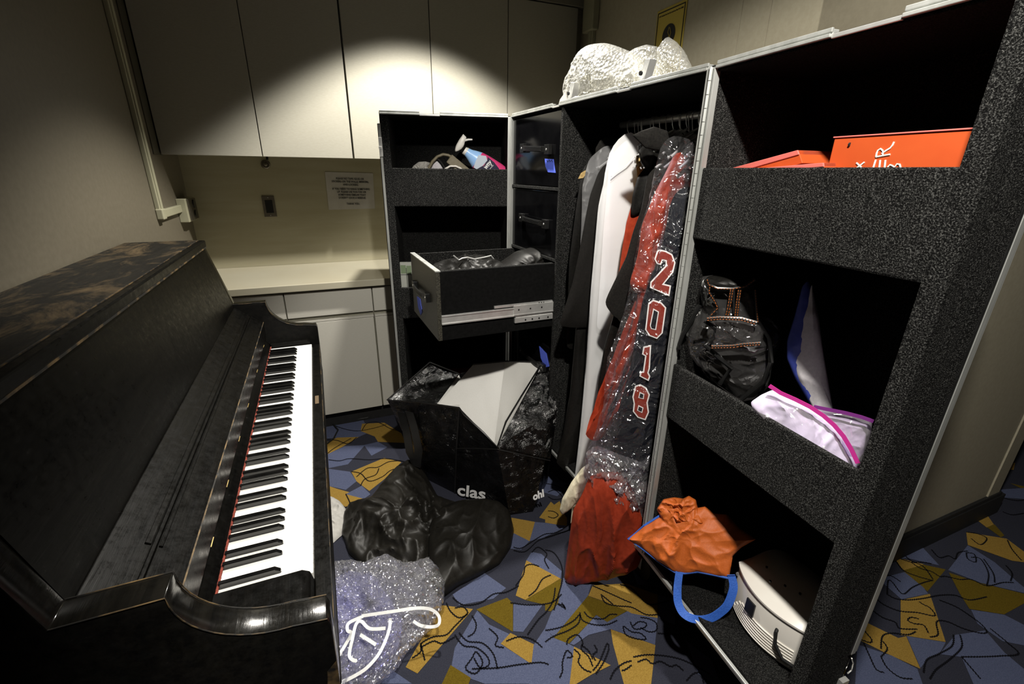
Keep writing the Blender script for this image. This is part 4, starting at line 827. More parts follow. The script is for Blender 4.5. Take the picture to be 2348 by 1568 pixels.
t = garment(.83, [(1408, 720), (1385, 800), (1372, 880), (1366, 960), (1380, 970), (1400, 900), (1440, 760)], 'cloth_black', .010, 'black lower garment hanging beneath the charcoal jacket', seed=13, hg=False)
# red satin costume in clear film
t = garment(.93, [(1560, 345), (1545, 352), (1532, 385), (1512, 420), (1492, 465), (1472, 520), (1465, 575), (1455, 620), (1441, 655), (1450, 668), (1466, 672), (1460, 700), (1446, 760), (1426, 830), (1404, 900), (1390, 955), (1339, 994), (1355, 1010), (1370, 1013), (1398, 985), (1425, 905), (1450, 830), (1500, 700), (1560, 560), (1590, 400)], 'cloth_red', .020, 'red satin costume hanging in clear film to the left of the navy sleeve', seed=14, amp=.020, fr=11, sc=(1, 1, .8), ctr=atpl(1500, 600, *gplane(.93)))
P, n = gplane(.96)
F1 = [(1545, 310), (1530, 316), (1516, 335), (1502, 393), (1497, 444), (1468, 518), (1461, 569), (1448, 633), (1432, 720), (1405, 800), (1392, 830), (1385, 900), (1379, 980), (1352, 1020), (1400, 1060), (1460, 1000), (1520, 700), (1585, 400), (1590, 320)]
puff(on(P, n, F1), -FB.u, .012, .034, 'film_clear', amp=.016, fr=14, seed=15, K=26, ctr=atpl(1500, 600, P, n)).build('clear_film', t, True)
# navy garment with 2018 in its own film, facing the room
c0 = FB.p(1.015, .015, 0); nN = V((-.60, -.80, 0)).normalized()
t = thing('hanging_garment', 'navy garment with red and white digits 2018, inside clear film by the hinge', 'clothing', FB.p(1.02, .1, .9), G)
NV = [(1590, 425), (1560, 430), (1541, 452), (1534, 480), (1525, 531), (1512, 590), (1490, 640), (1473, 690), (1451, 818), (1428, 907), (1413, 980), (1405, 1060), (1440, 1120), (1487, 1110), (1497, 1010), (1510, 900), (1528, 780), (1545, 660), (1562, 550), (1580, 470), (1590, 440)]
puff(on(c0, nN, NV), nN, .006, .02, 'cloth_navy', amp=.004, fr=6, sc=(1, 1, .3), seed=16, prof=.35).build('cloth', t, True)
hanger(t, 1.0, 0)
DG = {  # block digits, outer outline and holes, in photo pixels of the sleeve
 '2': ([(1526, 573), (1541, 581), (1548, 600), (1543, 622), (1522, 648), (1538, 652), (1534, 676), (1490, 657), (1491, 644), (1526, 606), (1525, 596), (1519, 595), (1515, 605), (1506, 603), (1500, 592), (1506, 573), (1513, 570)], []),
 '0': ([(1497, 684), (1516, 690), (1527, 702), (1519, 760), (1506, 773), (1488, 766), (1479, 752), (1486, 692)], [(1499, 707), (1508, 712), (1502, 750), (1494, 748), (1492, 742)]),
 '1': ([(1475, 791), (1493, 787), (1490, 840), (1487, 850), (1491, 858), (1487, 869), (1466, 858), (1468, 848), (1474, 847), (1479, 812), (1472, 808)], []),
 '8': ([(1468, 876), (1482, 884), (1490, 900), (1485, 918), (1488, 940), (1480, 958), (1462, 952), (1451, 938), (1453, 920), (1450, 905), (1456, 880)], [])}
def inset(P, d):  # shrink a polygon by offsetting its edges
    n_ = len(P); A = sum(P[i][0]*P[(i+1) % n_][1]-P[(i+1) % n_][0]*P[i][1] for i in range(n_)); s = 1 if A > 0 else -1; out = []
    for i in range(n_):
        p0, p1, p2 = V((*P[i-1], 0)), V((*P[i], 0)), V((*P[(i+1) % n_], 0)); a = (p1-p0).normalized(); b = (p2-p1).normalized()
        n1, n2 = V((-a.y, a.x, 0))*s, V((-b.y, b.x, 0))*s; q = (n1+n2); q = q/max(.35, q.length_squared/2); out.append(((p1+q*d).x, (p1+q*d).y))
    return out
ofs = nN*.0135
for dch, (ol, hole) in DG.items():
    mb = MB(); mb.prism([p+ofs for p in on(c0, nN, ol)], nN*.0012, 'digit_white'); mb.build('digit_border', t)
    mb = MB(); mb.prism([p+ofs+nN*.0012 for p in on(c0, nN, inset(ol, 3.1))], nN*.0008, 'digit_red')
    o = mb.build('digit', t)
    for h in ([hole] if hole else []):
        MB().prism([p+ofs+nN*.0022 for p in on(c0, nN, inset(h, -2.2))], nN*.0008, 'digit_white').build('digit_border', t)
        MB().prism([p+ofs+nN*.0032 for p in on(c0, nN, h)], nN*.0006, 'cloth_navy').build('digit_gap', t)
    if dch == '8':
        for h in ([(1468, 896), (1475, 899), (1474, 907), (1466, 905)], [(1465, 926), (1473, 930), (1471, 938), (1463, 934)]):
            MB().prism([p+ofs+nN*.0022 for p in on(c0, nN, inset(h, -2.0))], nN*.0008, 'digit_white').build('digit_border', t)
            MB().prism([p+ofs+nN*.0032 for p in on(c0, nN, h)], nN*.0006, 'cloth_navy').build('digit_gap', t)
F2 = [(1592, 318), (1575, 330), (1545, 380), (1533, 430), (1527, 500), (1517, 540), (1507, 570), (1484, 640), (1466, 720), (1446, 790), (1424, 850), (1404, 900), (1386, 950), (1372, 1010), (1345, 1030), (1334, 1060), (1340, 1100), (1352, 1128), (1397, 1175), (1464, 1195), (1478, 1170), (1488, 1100), (1500, 1000), (1535, 760), (1580, 480), (1594, 380)]
c1 = FB.p(1.015, .0, 0)
puff(on(c1, nN, F2), nN, .030, .03, 'film_clear', amp=.010, fr=11, seed=17, K=30, N=150, ctr=atpl(1475, 800, c1, nN)).build('clear_film', t, True)
puff(on(c1, nN, [(1345, 1035), (1365, 1022), (1420, 1040), (1470, 1060), (1492, 1040), (1486, 1110), (1476, 1180), (1462, 1196), (1430, 1188), (1397, 1175), (1352, 1130), (1338, 1090)]), nN, .045, .02, 'film_heap', amp=.030, fr=20, seed=18, K=24, jit=.0035).build('gathered_film', t, True)
# red skirt reaching the floor
c2 = V((.735, 1.045, 0)); n2 = hface(c2)
t = garment(.98, [(1500, 1000), (1470, 1040), (1450, 1080), (1460, 1090), (1490, 1040)], 'cloth_red', .008, 'long red satin skirt spilling out below the film onto the carpet', seed=19, hg=False)
SK = [(1352, 1090), (1335, 1130), (1314, 1168), (1306, 1230), (1296, 1300), (1294, 1326), (1304, 1341), (1345, 1339), (1400, 1326), (1436, 1312), (1462, 1298), (1474, 1270), (1480, 1230), (1474, 1190), (1450, 1120), (1420, 1080), (1380, 1080)]
puff(on(c2, n2, SK), n2, .035, .05, 'cloth_red', amp=.042, fr=6.5, sc=(1.3, 1.3, .28), seed=27, zmin=.003, K=26).build('hem', t, True)
# cream skirt beside it
c3 = V((.80, 1.22, 0)); n3 = hface(c3)
t = thing('hanging_garment', 'cream garment hem trailing to the carpet left of the red skirt', 'clothing', (.8, 1.25, .0), G)
puff(on(c3, n3, [(1352, 1060), (1335, 1072), (1310, 1105), (1289, 1143), (1283, 1170), (1289, 1180), (1310, 1165), (1330, 1140), (1350, 1105), (1360, 1075)]), n3, .018, .015, 'cloth_cream', amp=.012, fr=10, sc=(1.5, 1.5, .5), seed=21).build('hem', t, True)
puff(on(c3+V((.02, .02, 0)), n3, [(1330, 1120), (1312, 1160), (1308, 1200), (1330, 1180), (1345, 1120)]), n3, .01, .01, 'cloth_cream', amp=.008, seed=23).build('under_hem', t, True)
hanger(t, .96, 0)
t = garment(.90, [(1530, 300), (1500, 290), (1470, 300), (1450, 310), (1480, 340), (1540, 350)], 'cloth_charcoal', .008, 'grey hanger cover high behind the milky garment bag', seed=24)
for u in (.50, .58, .64, .67, .73, .76, .79, .84, .89, .95): 
    tt = thing('empty_hanger', 'thin metal hanger crowded on the rod above the clothes', 'hanger', FB.p(u, .25, 1.5), 'spare hangers on the rod'); hanger(tt, u, 0, span=.14, drop=.07)
# ================================================================== big black shopping bag on the floor
BG = thing('shopping_bag', 'big open black tarpaulin shopping bag with white lining standing below the pulled drawer', 'bag', (.55, 1.72, 0))
L0 = atv(888, 917, .27, 1.90); F0 = atv(1053, 935, .45, 1.66); V0 = atv(1140, 1024, .56, 1.50); R0_ = atv(1195, 909, .68, 1.53); T0 = atv(1244, 830, .765, 1.72)
K1 = atv(1158, 828, .68, 1.90); K2 = atv(1085, 836, .56, 1.95); K3 = atv(1061, 880, .53, 1.95); K4 = atv(1052, 857, .52, 1.99); K5 = atv(986, 831, .40, 2.02)
b0_ = V((.33, 1.86, .004)); b1_ = atz(1043, 1130, .004); b2_ = atz(1168, 1180, .004); b3_ = atz(1222, 1172, .004); b4_ = atz(1255, 1105, .004); b5_ = V((.62, 2.0, .004)); b6_ = V((.40, 1.97, .004))
kw = dict(amp=.008, fr=11)
patch(b0_, b1_, F0, L0, 'tarp_black', bulge=.02, seed=1, **kw).build('side_panel', BG, True)
patch(b1_, b2_, V0, F0, 'tarp_black', bulge=-.008, seed=2, **kw).build('front_panel', BG, True)
S1 = atv(1270, 905, .785, 1.56); S2 = atv(1279, 938, .795, 1.53)
mb = patch(b2_, b3_, S2, V0, 'tarp_black', bulge=.0, seed=3, **kw); patch(b3_, b4_, S2+V((.0, .03, .0)), S2, 'tarp_black', seed=4, mb=mb, **kw)
mb.build('right_panel', BG, True)
patch(V0, atv(1262, 1052, .77, 1.46), S2, T0, 'tarp_black', bulge=.03, seed=5, amp=.016, fr=13).build('folded_flap', BG, True)
# lining: white inside of the back and right walls
mb = patch(atv(1132, 1030, .58, 1.62), atv(1150, 1015, .62, 1.58), T0+V((.004, .0, -.004)), K1, 'tarp_white', bulge=-.02, seed=6, amp=.006, fr=6)
patch(atv(1000, 932, .46, 1.76), atv(1135, 1035, .585, 1.62), K1, K2, 'tarp_white', seed=7, amp=.004, fr=5, mb=mb)
mb.build('lining', BG, True)
patch(atv(999, 930, .45, 1.78), atv(1052, 938, .50, 1.74), K3+V((0, -.004, 0)), K4+V((0, -.004, -.003)), 'tarp_white', seed=8, amp=.003, fr=5).build('lining', BG, True)
patch(L0, atv(1000, 930, .42, 1.80), K4, K5, 'tarp_black', seed=9, bulge=-.02, **kw).build('inner_panel', BG, True)
patch(b6_, b0_, L0, K5, 'tarp_black', seed=10, **kw).build('side_panel', BG, True)
patch(b5_, b6_, K4, K1, 'tarp_black', seed=11, **kw).build('back_panel', BG, True)
patch(b4_, b5_, K1, S2, 'tarp_black', seed=12, **kw).build('back_panel', BG, True)
patch(b0_, b2_, b4_, b5_, 'tarp_black', seed=13, amp=0).build('base', BG)
MB().tube([K5, L0, L0.lerp(F0, .5)+Z*.006, F0, atv(1064, 951, .46, 1.63), atv(1109, 992, .52, 1.55), V0, atv(1160, 967, .60, 1.52), R0_, T0, K1, K2, K3, K4, atv(1018, 844, .46, 2.0), K5], .004, 'black_plastic', 6).build('rim_piping', BG, True)
MB().tube([F0, F0.lerp(b1_, .5)+V((-.005, -.005, 0)), b1_], .0035, 'black_plastic', 6).build('seam', BG, True)
MB().ribbon([atv(920, 945, .30, 1.84), atv(932, 990, .31, 1.82), atv(940, 1040, .32, 1.81), atv(955, 1070, .34, 1.78), atv(960, 1030, .35, 1.78), atv(948, 975, .34, 1.79), atv(938, 944, .33, 1.80)], V((.03, -.03, 0)), .002, 'black_plastic').build('strap', BG, True)
MB().tube([atv(1047, 1028, .445, 1.655), atv(1095, 1028, .50, 1.57), V0+V((0, -.004, -.01)), atv(1200, 1043, .66, 1.47), atv(1262, 1056, .765, 1.455)], .002, 'black_plastic', 6).build('stitched_seam', BG, True)
mat('print_white', (.85, .85, .85), .6)
fx = (b2_-b1_).normalized(); fn = fx.cross((V0-b2_).normalized()); fz = (F0-b1_).normalized()
textmesh('clas', .090, 'print_white', b1_+fz*.012+fx*.022, fx+Z*.22, fz, 'printed_word', BG, align='LEFT', xs=1.2, thick=.002, off=.016)
gx = (b4_-b3_).normalized()
textmesh('ohl', .050, 'print_white', atv(1222, 1143, .70, 1.44), (V((.9, -.25, .35))), V((-.1, .1, 1)), 'printed_word', BG, align='LEFT', xs=.8, thick=.002, off=.012)
# red box behind the bag, inside the left door
t = thing('red_box', 'dark red box lying on the floor of the left door behind the shopping bag', 'box', FA.p(.25, .1, ZB))
P0 = FA.p(.17, .07, 0); 
mb = MB(); FA.b(mb, .17, .37, .06, .17, ZB+.015, ZB+.115, 'cloth_red'); mb.build('box', t, bevel=.003)
mb = MB(); FA.b(mb, .165, .375, .055, .175, ZB+.115, ZB+.135, 'digit_red'); mb.build('lid', t, bevel=.003)
# ================================================================== black hooded garment heap
def fl_(pts): return [atz(x, y, z) for x, y, z in pts]
HP = thing('black_garment', 'crumpled black nylon garment lying on the carpet in front of the shopping bag', 'clothing', (.45, 1.5, 0))
UPN = V((-.1, -.45, .9))
puff(fl_([(786, 1180, .02), (800, 1152, .05), (848, 1142, .07), (880, 1105, .08), (905, 1076, .08), (940, 1055, .08), (975, 1085, .08), (1005, 1140, .08), (1060, 1155, .06), (1060, 1200, .03), (1020, 1290, .01), (960, 1340, .005), (900, 1330, .005), (840, 1305, .005), (800, 1270, .005), (783, 1220, .01)]), UPN, .085, .06, 'nylon_black', amp=.046, fr=6.2, sc=(1.3, 1, 1), seed=31, zmin=.003, K=34, N=180, prof=.6).build('body', HP, True, angle=70)
puff(fl_([(985, 1180, .06), (1010, 1160, .07), (1060, 1148, .08), (1110, 1143, .085), (1145, 1150, .08), (1168, 1170, .06), (1179, 1215, .02), (1172, 1255, .005), (1145, 1295, .005), (1100, 1320, .005), (1050, 1345, .005), (1005, 1378, .005), (985, 1330, .02), (980, 1240, .05)]), UPN, .085, .05, 'nylon_black', amp=.032, fr=4.6, seed=35, zmin=.003, K=34, N=160, prof=.55).build('hood', HP, True, angle=70)
o = puff(fl_([(700, 1130, .01), (735, 1132, .02), (757, 1138, .03), (778, 1148, .03), (793, 1166, .02), (791, 1200, .01), (786, 1226, .004), (760, 1248, .004), (735, 1262, .004), (690, 1250, .004), (680, 1180, .004)]), (0, -.3, 1), .03, .02, 'cloth_offwhite', amp=.022, fr=16, seed=36, zmin=.002).build('white_cloth', None, True, angle=60)
tag(o, 'small crumpled white cloth on the carpet beside the piano', 'cloth')
# ================================================================== crinkled clear plastic bag with elastic straps
PB_ = thing('plastic_dress_bag', 'crinkled clear lilac plastic bag on the carpet beside the piano keyboard', 'plastic bag', (.1, 1.1, 0))
HPX = [(742, 1300, .03), (775, 1288, .06), (805, 1284, .08), (835, 1291, .09), (858, 1280, .10), (886, 1270, .11), (905, 1280, .11), (925, 1290, .10), (955, 1286, .09), (984, 1277, .08), (1000, 1295, .07), (1022, 1334, .04), (1018, 1375, .03), (1010, 1400, .02), (990, 1440, .005), (960, 1472, .005), (926, 1505, .005), (915, 1530, .005), (880, 1560, .005), (830, 1600, .005), (740, 1620, .005), (735, 1500, .005), (735, 1400, .01)]
puff(fl_(HPX), (0, -.45, .9), .075, .04, 'film_heap', jit=.0045, amp=.034, fr=16, seed=41, zmin=.003, K=44, N=240, prof=.5, rnd=0).build('outer_film', PB_, False)
puff(fl_([(760, 1330, .04), (800, 1310, .05), (860, 1320, .05), (900, 1380, .04), (925, 1430, .02), (915, 1490, .01), (870, 1540, .01), (790, 1560, .01), (755, 1450, .01)]), (0, -.45, .9), .06, .03, 'film_lilac', jit=.004, amp=.026, fr=22, seed=43, zmin=.005, K=30, N=160).build('inner_film', PB_, False)
noisy('elastic_white', (.80, .80, .78), (.88, .88, .87), 150, .6)
def strap(pts, w=.009, dz=.0):
    P = [atz(x, y, z+dz) for x, y, z in pts]; Q = []
    for i in range(len(P)-1):
        a, b, c, d = P[max(i-1, 0)], P[i], P[i+1], P[min(i+2, len(P)-1)]
        for k in range(5):
            t = k/5; Q.append(.5*((2*b)+(c-a)*t+(2*a-5*b+4*c-d)*t*t+(3*b-a-3*c+d)*t**3))
    Q.append(P[-1]); S = []
    for i, p in enumerate(Q):
        tg = (Q[min(i+1, len(Q)-1)]-Q[max(i-1, 0)]).normalized(); S.append(tg.cross(face(p)).normalized()*w)
    return MB().ribbon(Q, S, .0012, 'elastic_white')
for s in ([(830, 1412, .125), (870, 1406, .135), (905, 1401, .14), (955, 1394, .14), (988, 1397, .12), (1006, 1412, .10), (1006, 1431, .09), (990, 1437, .08), (965, 1434, .08), (948, 1424, .07)],
          [(832, 1413, .125), (800, 1428, .12), (797, 1445, .12), (806, 1452, .11), (792, 1478, .09), (774, 1510, .08), (770, 1545, .07)],
          [(884, 1440, .12), (848, 1441, .12), (828, 1424, .125), (816, 1432, .125), (808, 1465, .11), (801, 1500, .09), (808, 1512, .09), (818, 1515, .09)],
          [(895, 1417, .12), (893, 1440, .11), (884, 1468, .10), (868, 1500, .09), (842, 1530, .08), (812, 1550, .07), (775, 1568, .06), (740, 1590, .06)],
          [(826, 1455, .12), (842, 1465, .12), (862, 1478, .11)]):
    strap(s).build('elastic_strap', PB_, True)
o = MB().tube([atz(x, y, .012) for x, y in ((745, 968), (790, 965), (840, 958), (870, 948), (888, 938))], .006, 'rubber', 8).tube([atz(x, y, .01) for x, y in ((745, 1020), (765, 1005), (775, 985), (760, 968))], .004, 'rubber', 8).build('floor_cable', None, True)
tag(o, 'black cable lying along the foot of the base cabinets', 'cable')
# ================================================================== things inside the right door
# orange tote bag with blue binding
OB = thing('orange_tote_bag', 'orange fabric tote bag with blue binding spilling over the lower sill of the right door', 'bag', FD.p(.15, .08, ZB+.015))
c4 = FD.p(.14, .03, .40); n4 = V((-.75, -.45, .45)).normalized()
OBX = [(1440, 1235), (1478, 1205), (1514, 1182), (1506, 1166), (1521, 1144), (1545, 1140), (1566, 1143), (1580, 1136), (1595, 1146), (1600, 1164), (1617, 1161), (1637, 1177), (1668, 1180), (1693, 1209), (1734, 1236), (1700, 1255), (1680, 1275), (1672, 1324), (1640, 1320), (1600, 1312), (1570, 1315), (1545, 1310), (1508, 1285), (1480, 1262)]
puff(on(c4, n4, OBX), n4, .030, .03, 'cloth_orange', amp=.020, fr=9, seed=51, K=34, N=180, prof=.6, ctr=atpl(1590, 1240, c4, n4), rnd=0).build('body', OB, True, angle=60)
puff(on(c4+n4*.012, n4, [(1508, 1165), (1521, 1144), (1545, 1140), (1566, 1143), (1580, 1136), (1596, 1146), (1600, 1170), (1615, 1200), (1590, 1205), (1560, 1200), (1530, 1190)]), n4, .030, .01, 'cloth_orange', amp=.022, fr=16, seed=53).build('gathered_top', OB, True, angle=60)
bd = lambda L_, r=.004: MB().tube([atpl(x, y, c4+n4*.004, n4) for x, y in L_], r, 'webbing_blue', 6).build('binding', OB, True)
bd([(1514, 1182), (1478, 1205), (1441, 1235), (1480, 1263), (1508, 1285), (1530, 1300), (1547, 1311), (1570, 1314), (1600, 1310), (1640, 1318), (1670, 1325)])
mb = MB(); P_h = [(1558, 1312), (1555, 1335), (1554, 1358), (1556, 1380), (1566, 1402), (1584, 1415), (1608, 1420), (1632, 1416), (1652, 1404), (1668, 1388), (1679, 1360), (1681, 1340), (1676, 1318)]
Q0 = [atpl(x, y, c4+n4*.012, n4) for x, y in P_h]; Q = []
for i in range(12):
    a, b, c, d = Q0[max(i-1, 0)], Q0[i], Q0[i+1], Q0[min(i+2, 12)]
    for k in range(5):
        q_ = k/5; Q.append(.5*((2*b)+(c-a)*q_+(2*a-5*b+4*c-d)*q_*q_+(3*b-a-3*c+d)*q_**3)+n4*.006*math.sin((i*5+k)*.09))
Q.append(Q0[-1])
sd = [((Q[min(i+1, 60)]-Q[max(i-1, 0)]).normalized().cross(n4).normalized()+n4*.5*math.sin(i/60*math.pi*2))*.020 for i in range(61)]
mb.ribbon(Q, sd, .002, 'webbing_blue').build('handle', OB, True)
MB().cyl(atpl(1456, 1232, c4+n4*.008, n4), atpl(1456, 1232, c4+n4*.012, n4), .004, 'orange_thread').build('snap_button', OB, True)
# white electric heater
HT = thing('fan_heater', 'cream white plastic heater with ribbed front and black cord beside the orange bag', 'heater', FD.p(.34, .18, ZB+.014))
NB = 24; hz0, hz1 = ZB+.016, .408
def hsec(w_off, z, k=1, u0=.243, u1=.468):
    out = []
    for i in range(NB+1):
        s = i/NB; u = u0+(u1-u0)*s; bow = .040*math.sin(math.pi*s)**.8*k
        out.append(FD.p(u, .130-bow+w_off, z))
    for i in range(NB, -1, -1):
        s = i/NB; u = u0+(u1-u0)*s; out.append(FD.p(u, .262+.018*math.sin(math.pi*s)*k, z))
    return out
rings = [hsec(.0, hz0), hsec(0, hz0+.02), hsec(0, hz1-.006), hsec(.003, hz1)]
mb = MB().loft(rings, 'heater_white')
mb.build('housing', HT, True, bevel=.006, angle=50)
# domed lid: rises to a ridge two thirds back
lid = []
for q in range(11):
    t = q/10; row = []
    for i in range(NB+1):
        s = i/NB; u = .241+.229*s; wf = .127-.041*math.sin(math.pi*s)**.8; wb = .264+.018*math.sin(math.pi*s)
        zz = hz1+.001+.034*math.sin(min(1, t/.62)*math.pi/2)*(1 if t < .62 else 1-((t-.62)/.38)**2*.7)*(min(1, s*9)*min(1, (1-s)*9))**.5
        row.append(FD.p(u, wf+(wb-wf)*t, zz))
    lid.append(row)
mb = MB(); M_ = NB+1; vs_ = [p for r in lid for p in r]; mb.add(vs_+[p-Z*.0+V((0, 0, hz1-.004-p.z)) for p in vs_], [(i*M_+j, i*M_+j+1, (i+1)*M_+j+1, (i+1)*M_+j) for i in range(10) for j in range(NB)]+[(i*M_+j+len(vs_), (i+1)*M_+j+len(vs_), (i+1)*M_+j+1+len(vs_), i*M_+j+1+len(vs_)) for i in range(10) for j in range(NB)], 'heater_white')
bmn = len(vs_); rim = [j for j in range(M_)]+[i*M_+NB for i in range(1, 11)]+[10*M_+j for j in range(NB-1, -1, -1)]+[i*M_ for i in range(9, 0, -1)]
mb.add([], [], 'heater_white'); k0 = 0
for a, b in zip(rim, rim[1:]+rim[:1]): mb.f.append([b, a, a+bmn, b+bmn]); mb.m.append(0)
mb.build('top_cover', HT, True, angle=50)
for q in range(7):
    z = hz0+.012+q*.0085; pts = [FD.p(.243+.225*s, .130-.040*math.sin(math.pi*s)**.8-.0015, z) for s in [k/20 for k in range(2+q//2, 19)]]
    MB().tube(pts, .0019, 'heater_white', 6).build('front_rib', HT, True)
MB().tube([FD.p(.40, .1075, .372), FD.p(.405, .094, .360), FD.p(.413, .090, .330), FD.p(.435, .096, .303), FD.p(.47, .118, .296), FD.p(.50, .13, .292)], .0042, 'rubber', 10).build('power_cord', HT, True)
MB().cyl(FD.p(.399, .1075, .374), FD.p(.398, .100, .374), .008, 'rubber').build('cord_grommet', HT, True)
P = [FD.p(.318, .0855, .378), FD.p(.345, .0845, .378), FD.p(.345, .0845, .338), FD.p(.318, .0855, .338)]
MB().prism(P, FD.w*.004, 'black_plastic').build('switch_plate', HT)
for uu in (.427, .249): MB().cyl(FD.p(uu, .120 if uu > .3 else .128, .372), FD.p(uu, .110 if uu > .3 else .123, .372), .006, 'steel').build('screw_cap', HT, True)
mb = MB()
for uu, wv, zz in ((.30, .155, .438), (.335, .130, .4345), (.39, .165, .440), (.36, .15, .439)): mb = MB().cyl(FD.p(uu, wv, zz), FD.p(uu, wv, zz+.0035), .003, 'black_plastic', 10); mb.build('vent_hole', HT, True)
# clear backpack
BK = thing('clear_backpack', 'clear vinyl backpack with black binding and orange stitching in the middle door pocket', 'backpack', FD.p(.12, .12, .78))
c5 = FD.p(.10, .10, 0); n5 = hface(FD.p(.1, .1, 1))
BKX = [(1604, 657), (1610, 634), (1650, 628), (1700, 626), (1733, 630), (1738, 670), (1743, 703), (1755, 730), (1800, 764), (1790, 790), (1775, 818), (1763, 887), (1730, 915), (1698, 921), (1645, 887), (1612, 856), (1580, 810), (1571, 764), (1594, 722), (1610, 703)]
puff(on(c5, n5, BKX), n5, .045, .07, 'film_vinyl', amp=.016, fr=9, seed=61, K=26, N=160, rnd=0).build('body', BK, True, angle=50)
puff(on(c5, n5, [(1625, 640), (1725, 640), (1735, 720), (1770, 800), (1740, 900), (1690, 905), (1620, 850), (1590, 780), (1612, 710)]), n5, .02, .05, 'cloth_black', amp=.012, fr=8, seed=62).build('contents', BK, True)
puff(on(c5+n5*.05, n5, [(1626, 737), (1680, 732), (1738, 742), (1752, 760), (1748, 785), (1690, 792), (1632, 795), (1620, 765)]), n5, .02, .02, 'film_vinyl', amp=.008, fr=14, seed=63).build('front_pocket', BK, True, angle=50)
puff(on(c5-n5*.0, n5, [(1612, 640), (1625, 632), (1680, 626), (1733, 630), (1738, 650), (1700, 664), (1650, 668), (1622, 660)]), n5, .052, .0, 'cloth_black', amp=.006, fr=10, seed=64).build('top_collar', BK, True)
def bind(L_, r=.0035, off=.052, st=True):
    P = [atpl(x, y, c5+n5*off, n5) for x, y in L_]; o = MB().tube(P, r, 'black_plastic', 8).build('binding', BK, True)
    if st:
        mb = MB()
        for a, b in zip(P, P[1:]):
            n_ = max(1, int((b-a).length/.006))
            for k in range(n_):
                for s_ in ((-1, 1) if r > .004 else (0,)):
                    up_ = n5.cross((b-a)).normalized()*s_*r*.55
                    mb.tube([a.lerp(b, k/n_)+n5*r*.95+up_, a.lerp(b, (k+.6)/n_)+n5*r*.95+up_], .0009, 'orange_thread', 5)
        mb.build('stitching', o, True)
bind([(1622, 640), (1625, 652), (1645, 661), (1680, 662), (1710, 656), (1732, 640)], .004)
bind([(1628, 657), (1626, 670), (1640, 692), (1646, 706), (1634, 718), (1624, 730)], .003)
bind([(1678, 664), (1674, 690), (1670, 712), (1665, 730)], .0045); bind([(1696, 664), (1692, 690), (1688, 725)], .0045)
bind([(1732, 664), (1735, 700), (1738, 740)], .003); bind([(1622, 731), (1650, 728), (1700, 730), (1735, 740)], .005, .075); bind([(1632, 794), (1680, 793), (1705, 789), (1745, 786)], .005, .075)
bind([(1604, 700), (1585, 735), (1566, 765), (1558, 790), (1560, 800)], .006, .02, False); bind([(1616, 735), (1640, 752), (1636, 775), (1615, 790), (1650, 820), (1676, 845), (1650, 880)], .006, .06, False)
bind([(1740, 735), (1765, 775), (1768, 830), (1750, 875), (1700, 915)], .006, .045, False)
MB().tube([atpl(1683, y, c5+n5*.054, n5) for y in (664, 690, 720)], .0025, 'black_plastic', 6).build('zipper', BK, True)
MB().tube([atpl(x, y, c5, n5) for x, y in ((1755, 728), (1770, 737), (1786, 757))], .003, 'film_vinyl', 6).build('carry_loop', BK, True)
# folded grey linen with blue edge
c6 = FD.p(.28, .16, 0); n6 = hface(FD.p(.28, .16, 1))
LN = thing('folded_fabric', 'tall pointed grey fabric fold with a blue edge standing in the middle pocket', 'fabric', FD.p(.28, .16, .78))
puff(on(c6, n6, [(1862, 650), (1850, 690), (1832, 750), (1820, 800), (1818, 830), (1830, 870), (1862, 932), (1880, 985), (1925, 985), (1910, 935), (1897, 862), (1887, 800), (1878, 730)]), n6, .012, .03, 'linen_grey', amp=.005, fr=8, seed=71, rnd=1).build('fabric', LN, True)
puff(on(c6-n6*.004, n6, [(1853, 643), (1840, 655), (1822, 725), (1805, 780), (1804, 822), (1822, 865), (1859, 930), (1872, 935), (1845, 870), (1835, 830), (1840, 770), (1862, 660)]), n6, .012, .02, 'blue_lining', amp=.003, fr=8, seed=72).build('blue_edge', LN, True)
# zip bags
mat('zip_magenta', (.48, .03, .24), .35); mat('zip_purple', (.30, .05, .34), .35)
c7 = FD.p(.36, .085, .95); n7 = (hface(FD.p(.36, .06, 1))+Z*.12).normalized()
ZG = 'plastic zip bags in the middle pocket'
t = thing('zip_bag', 'clear plastic zip bag with a bright magenta closure stuffed with white cloth', 'plastic bag', FD.p(.34, .06, .80))
ZX = [(1721, 922), (1745, 905), (1772, 893), (1800, 905), (1830, 918), (1862, 936), (1895, 958), (1925, 988), (1948, 1020), (1966, 1056), (1964, 1100), (1900, 1090), (1820, 1060), (1760, 1000), (1730, 950)]
puff(on(c7, n7, ZX), n7, .03, .03, 'cloth_white', amp=.016, fr=13, seed=81, K=24).build('contents', t, True, angle=60)
puff(on(c7+n7*.006, n7, ZX), n7, .036, .03, 'film_ziplock', amp=.012, fr=14, seed=82, K=24).build('film', t, True)
zp = [(1764, 884), (1790, 901), (1824, 916), (1858, 933), (1888, 953), (1913, 975), (1934, 1000), (1952, 1030), (1967, 1062)]
Q = [atpl(x, y, c7+n7*.034, n7) for x, y in zp]; MB().ribbon(Q, [(Q[min(i+1, 8)]-Q[max(i-1, 0)]).normalized().cross(n7).normalized()*.008 for i in range(9)], .002, 'zip_magenta').build('closure', t, True)
c8 = FD.p(.42, .14, .95)
t = thing('zip_bag', 'clear plastic zip bag with a purple closure lying behind the fuller one', 'plastic bag', FD.p(.42, .12, .80))
puff(on(c8, n7, [(1868, 935), (1900, 940), (1950, 947), (2001, 962), (1998, 990), (1985, 1040), (1965, 1090), (1930, 1050), (1890, 980)]), n7, .02, .03, 'film_ziplock', amp=.012, fr=14, seed=83).build('film', t, True)
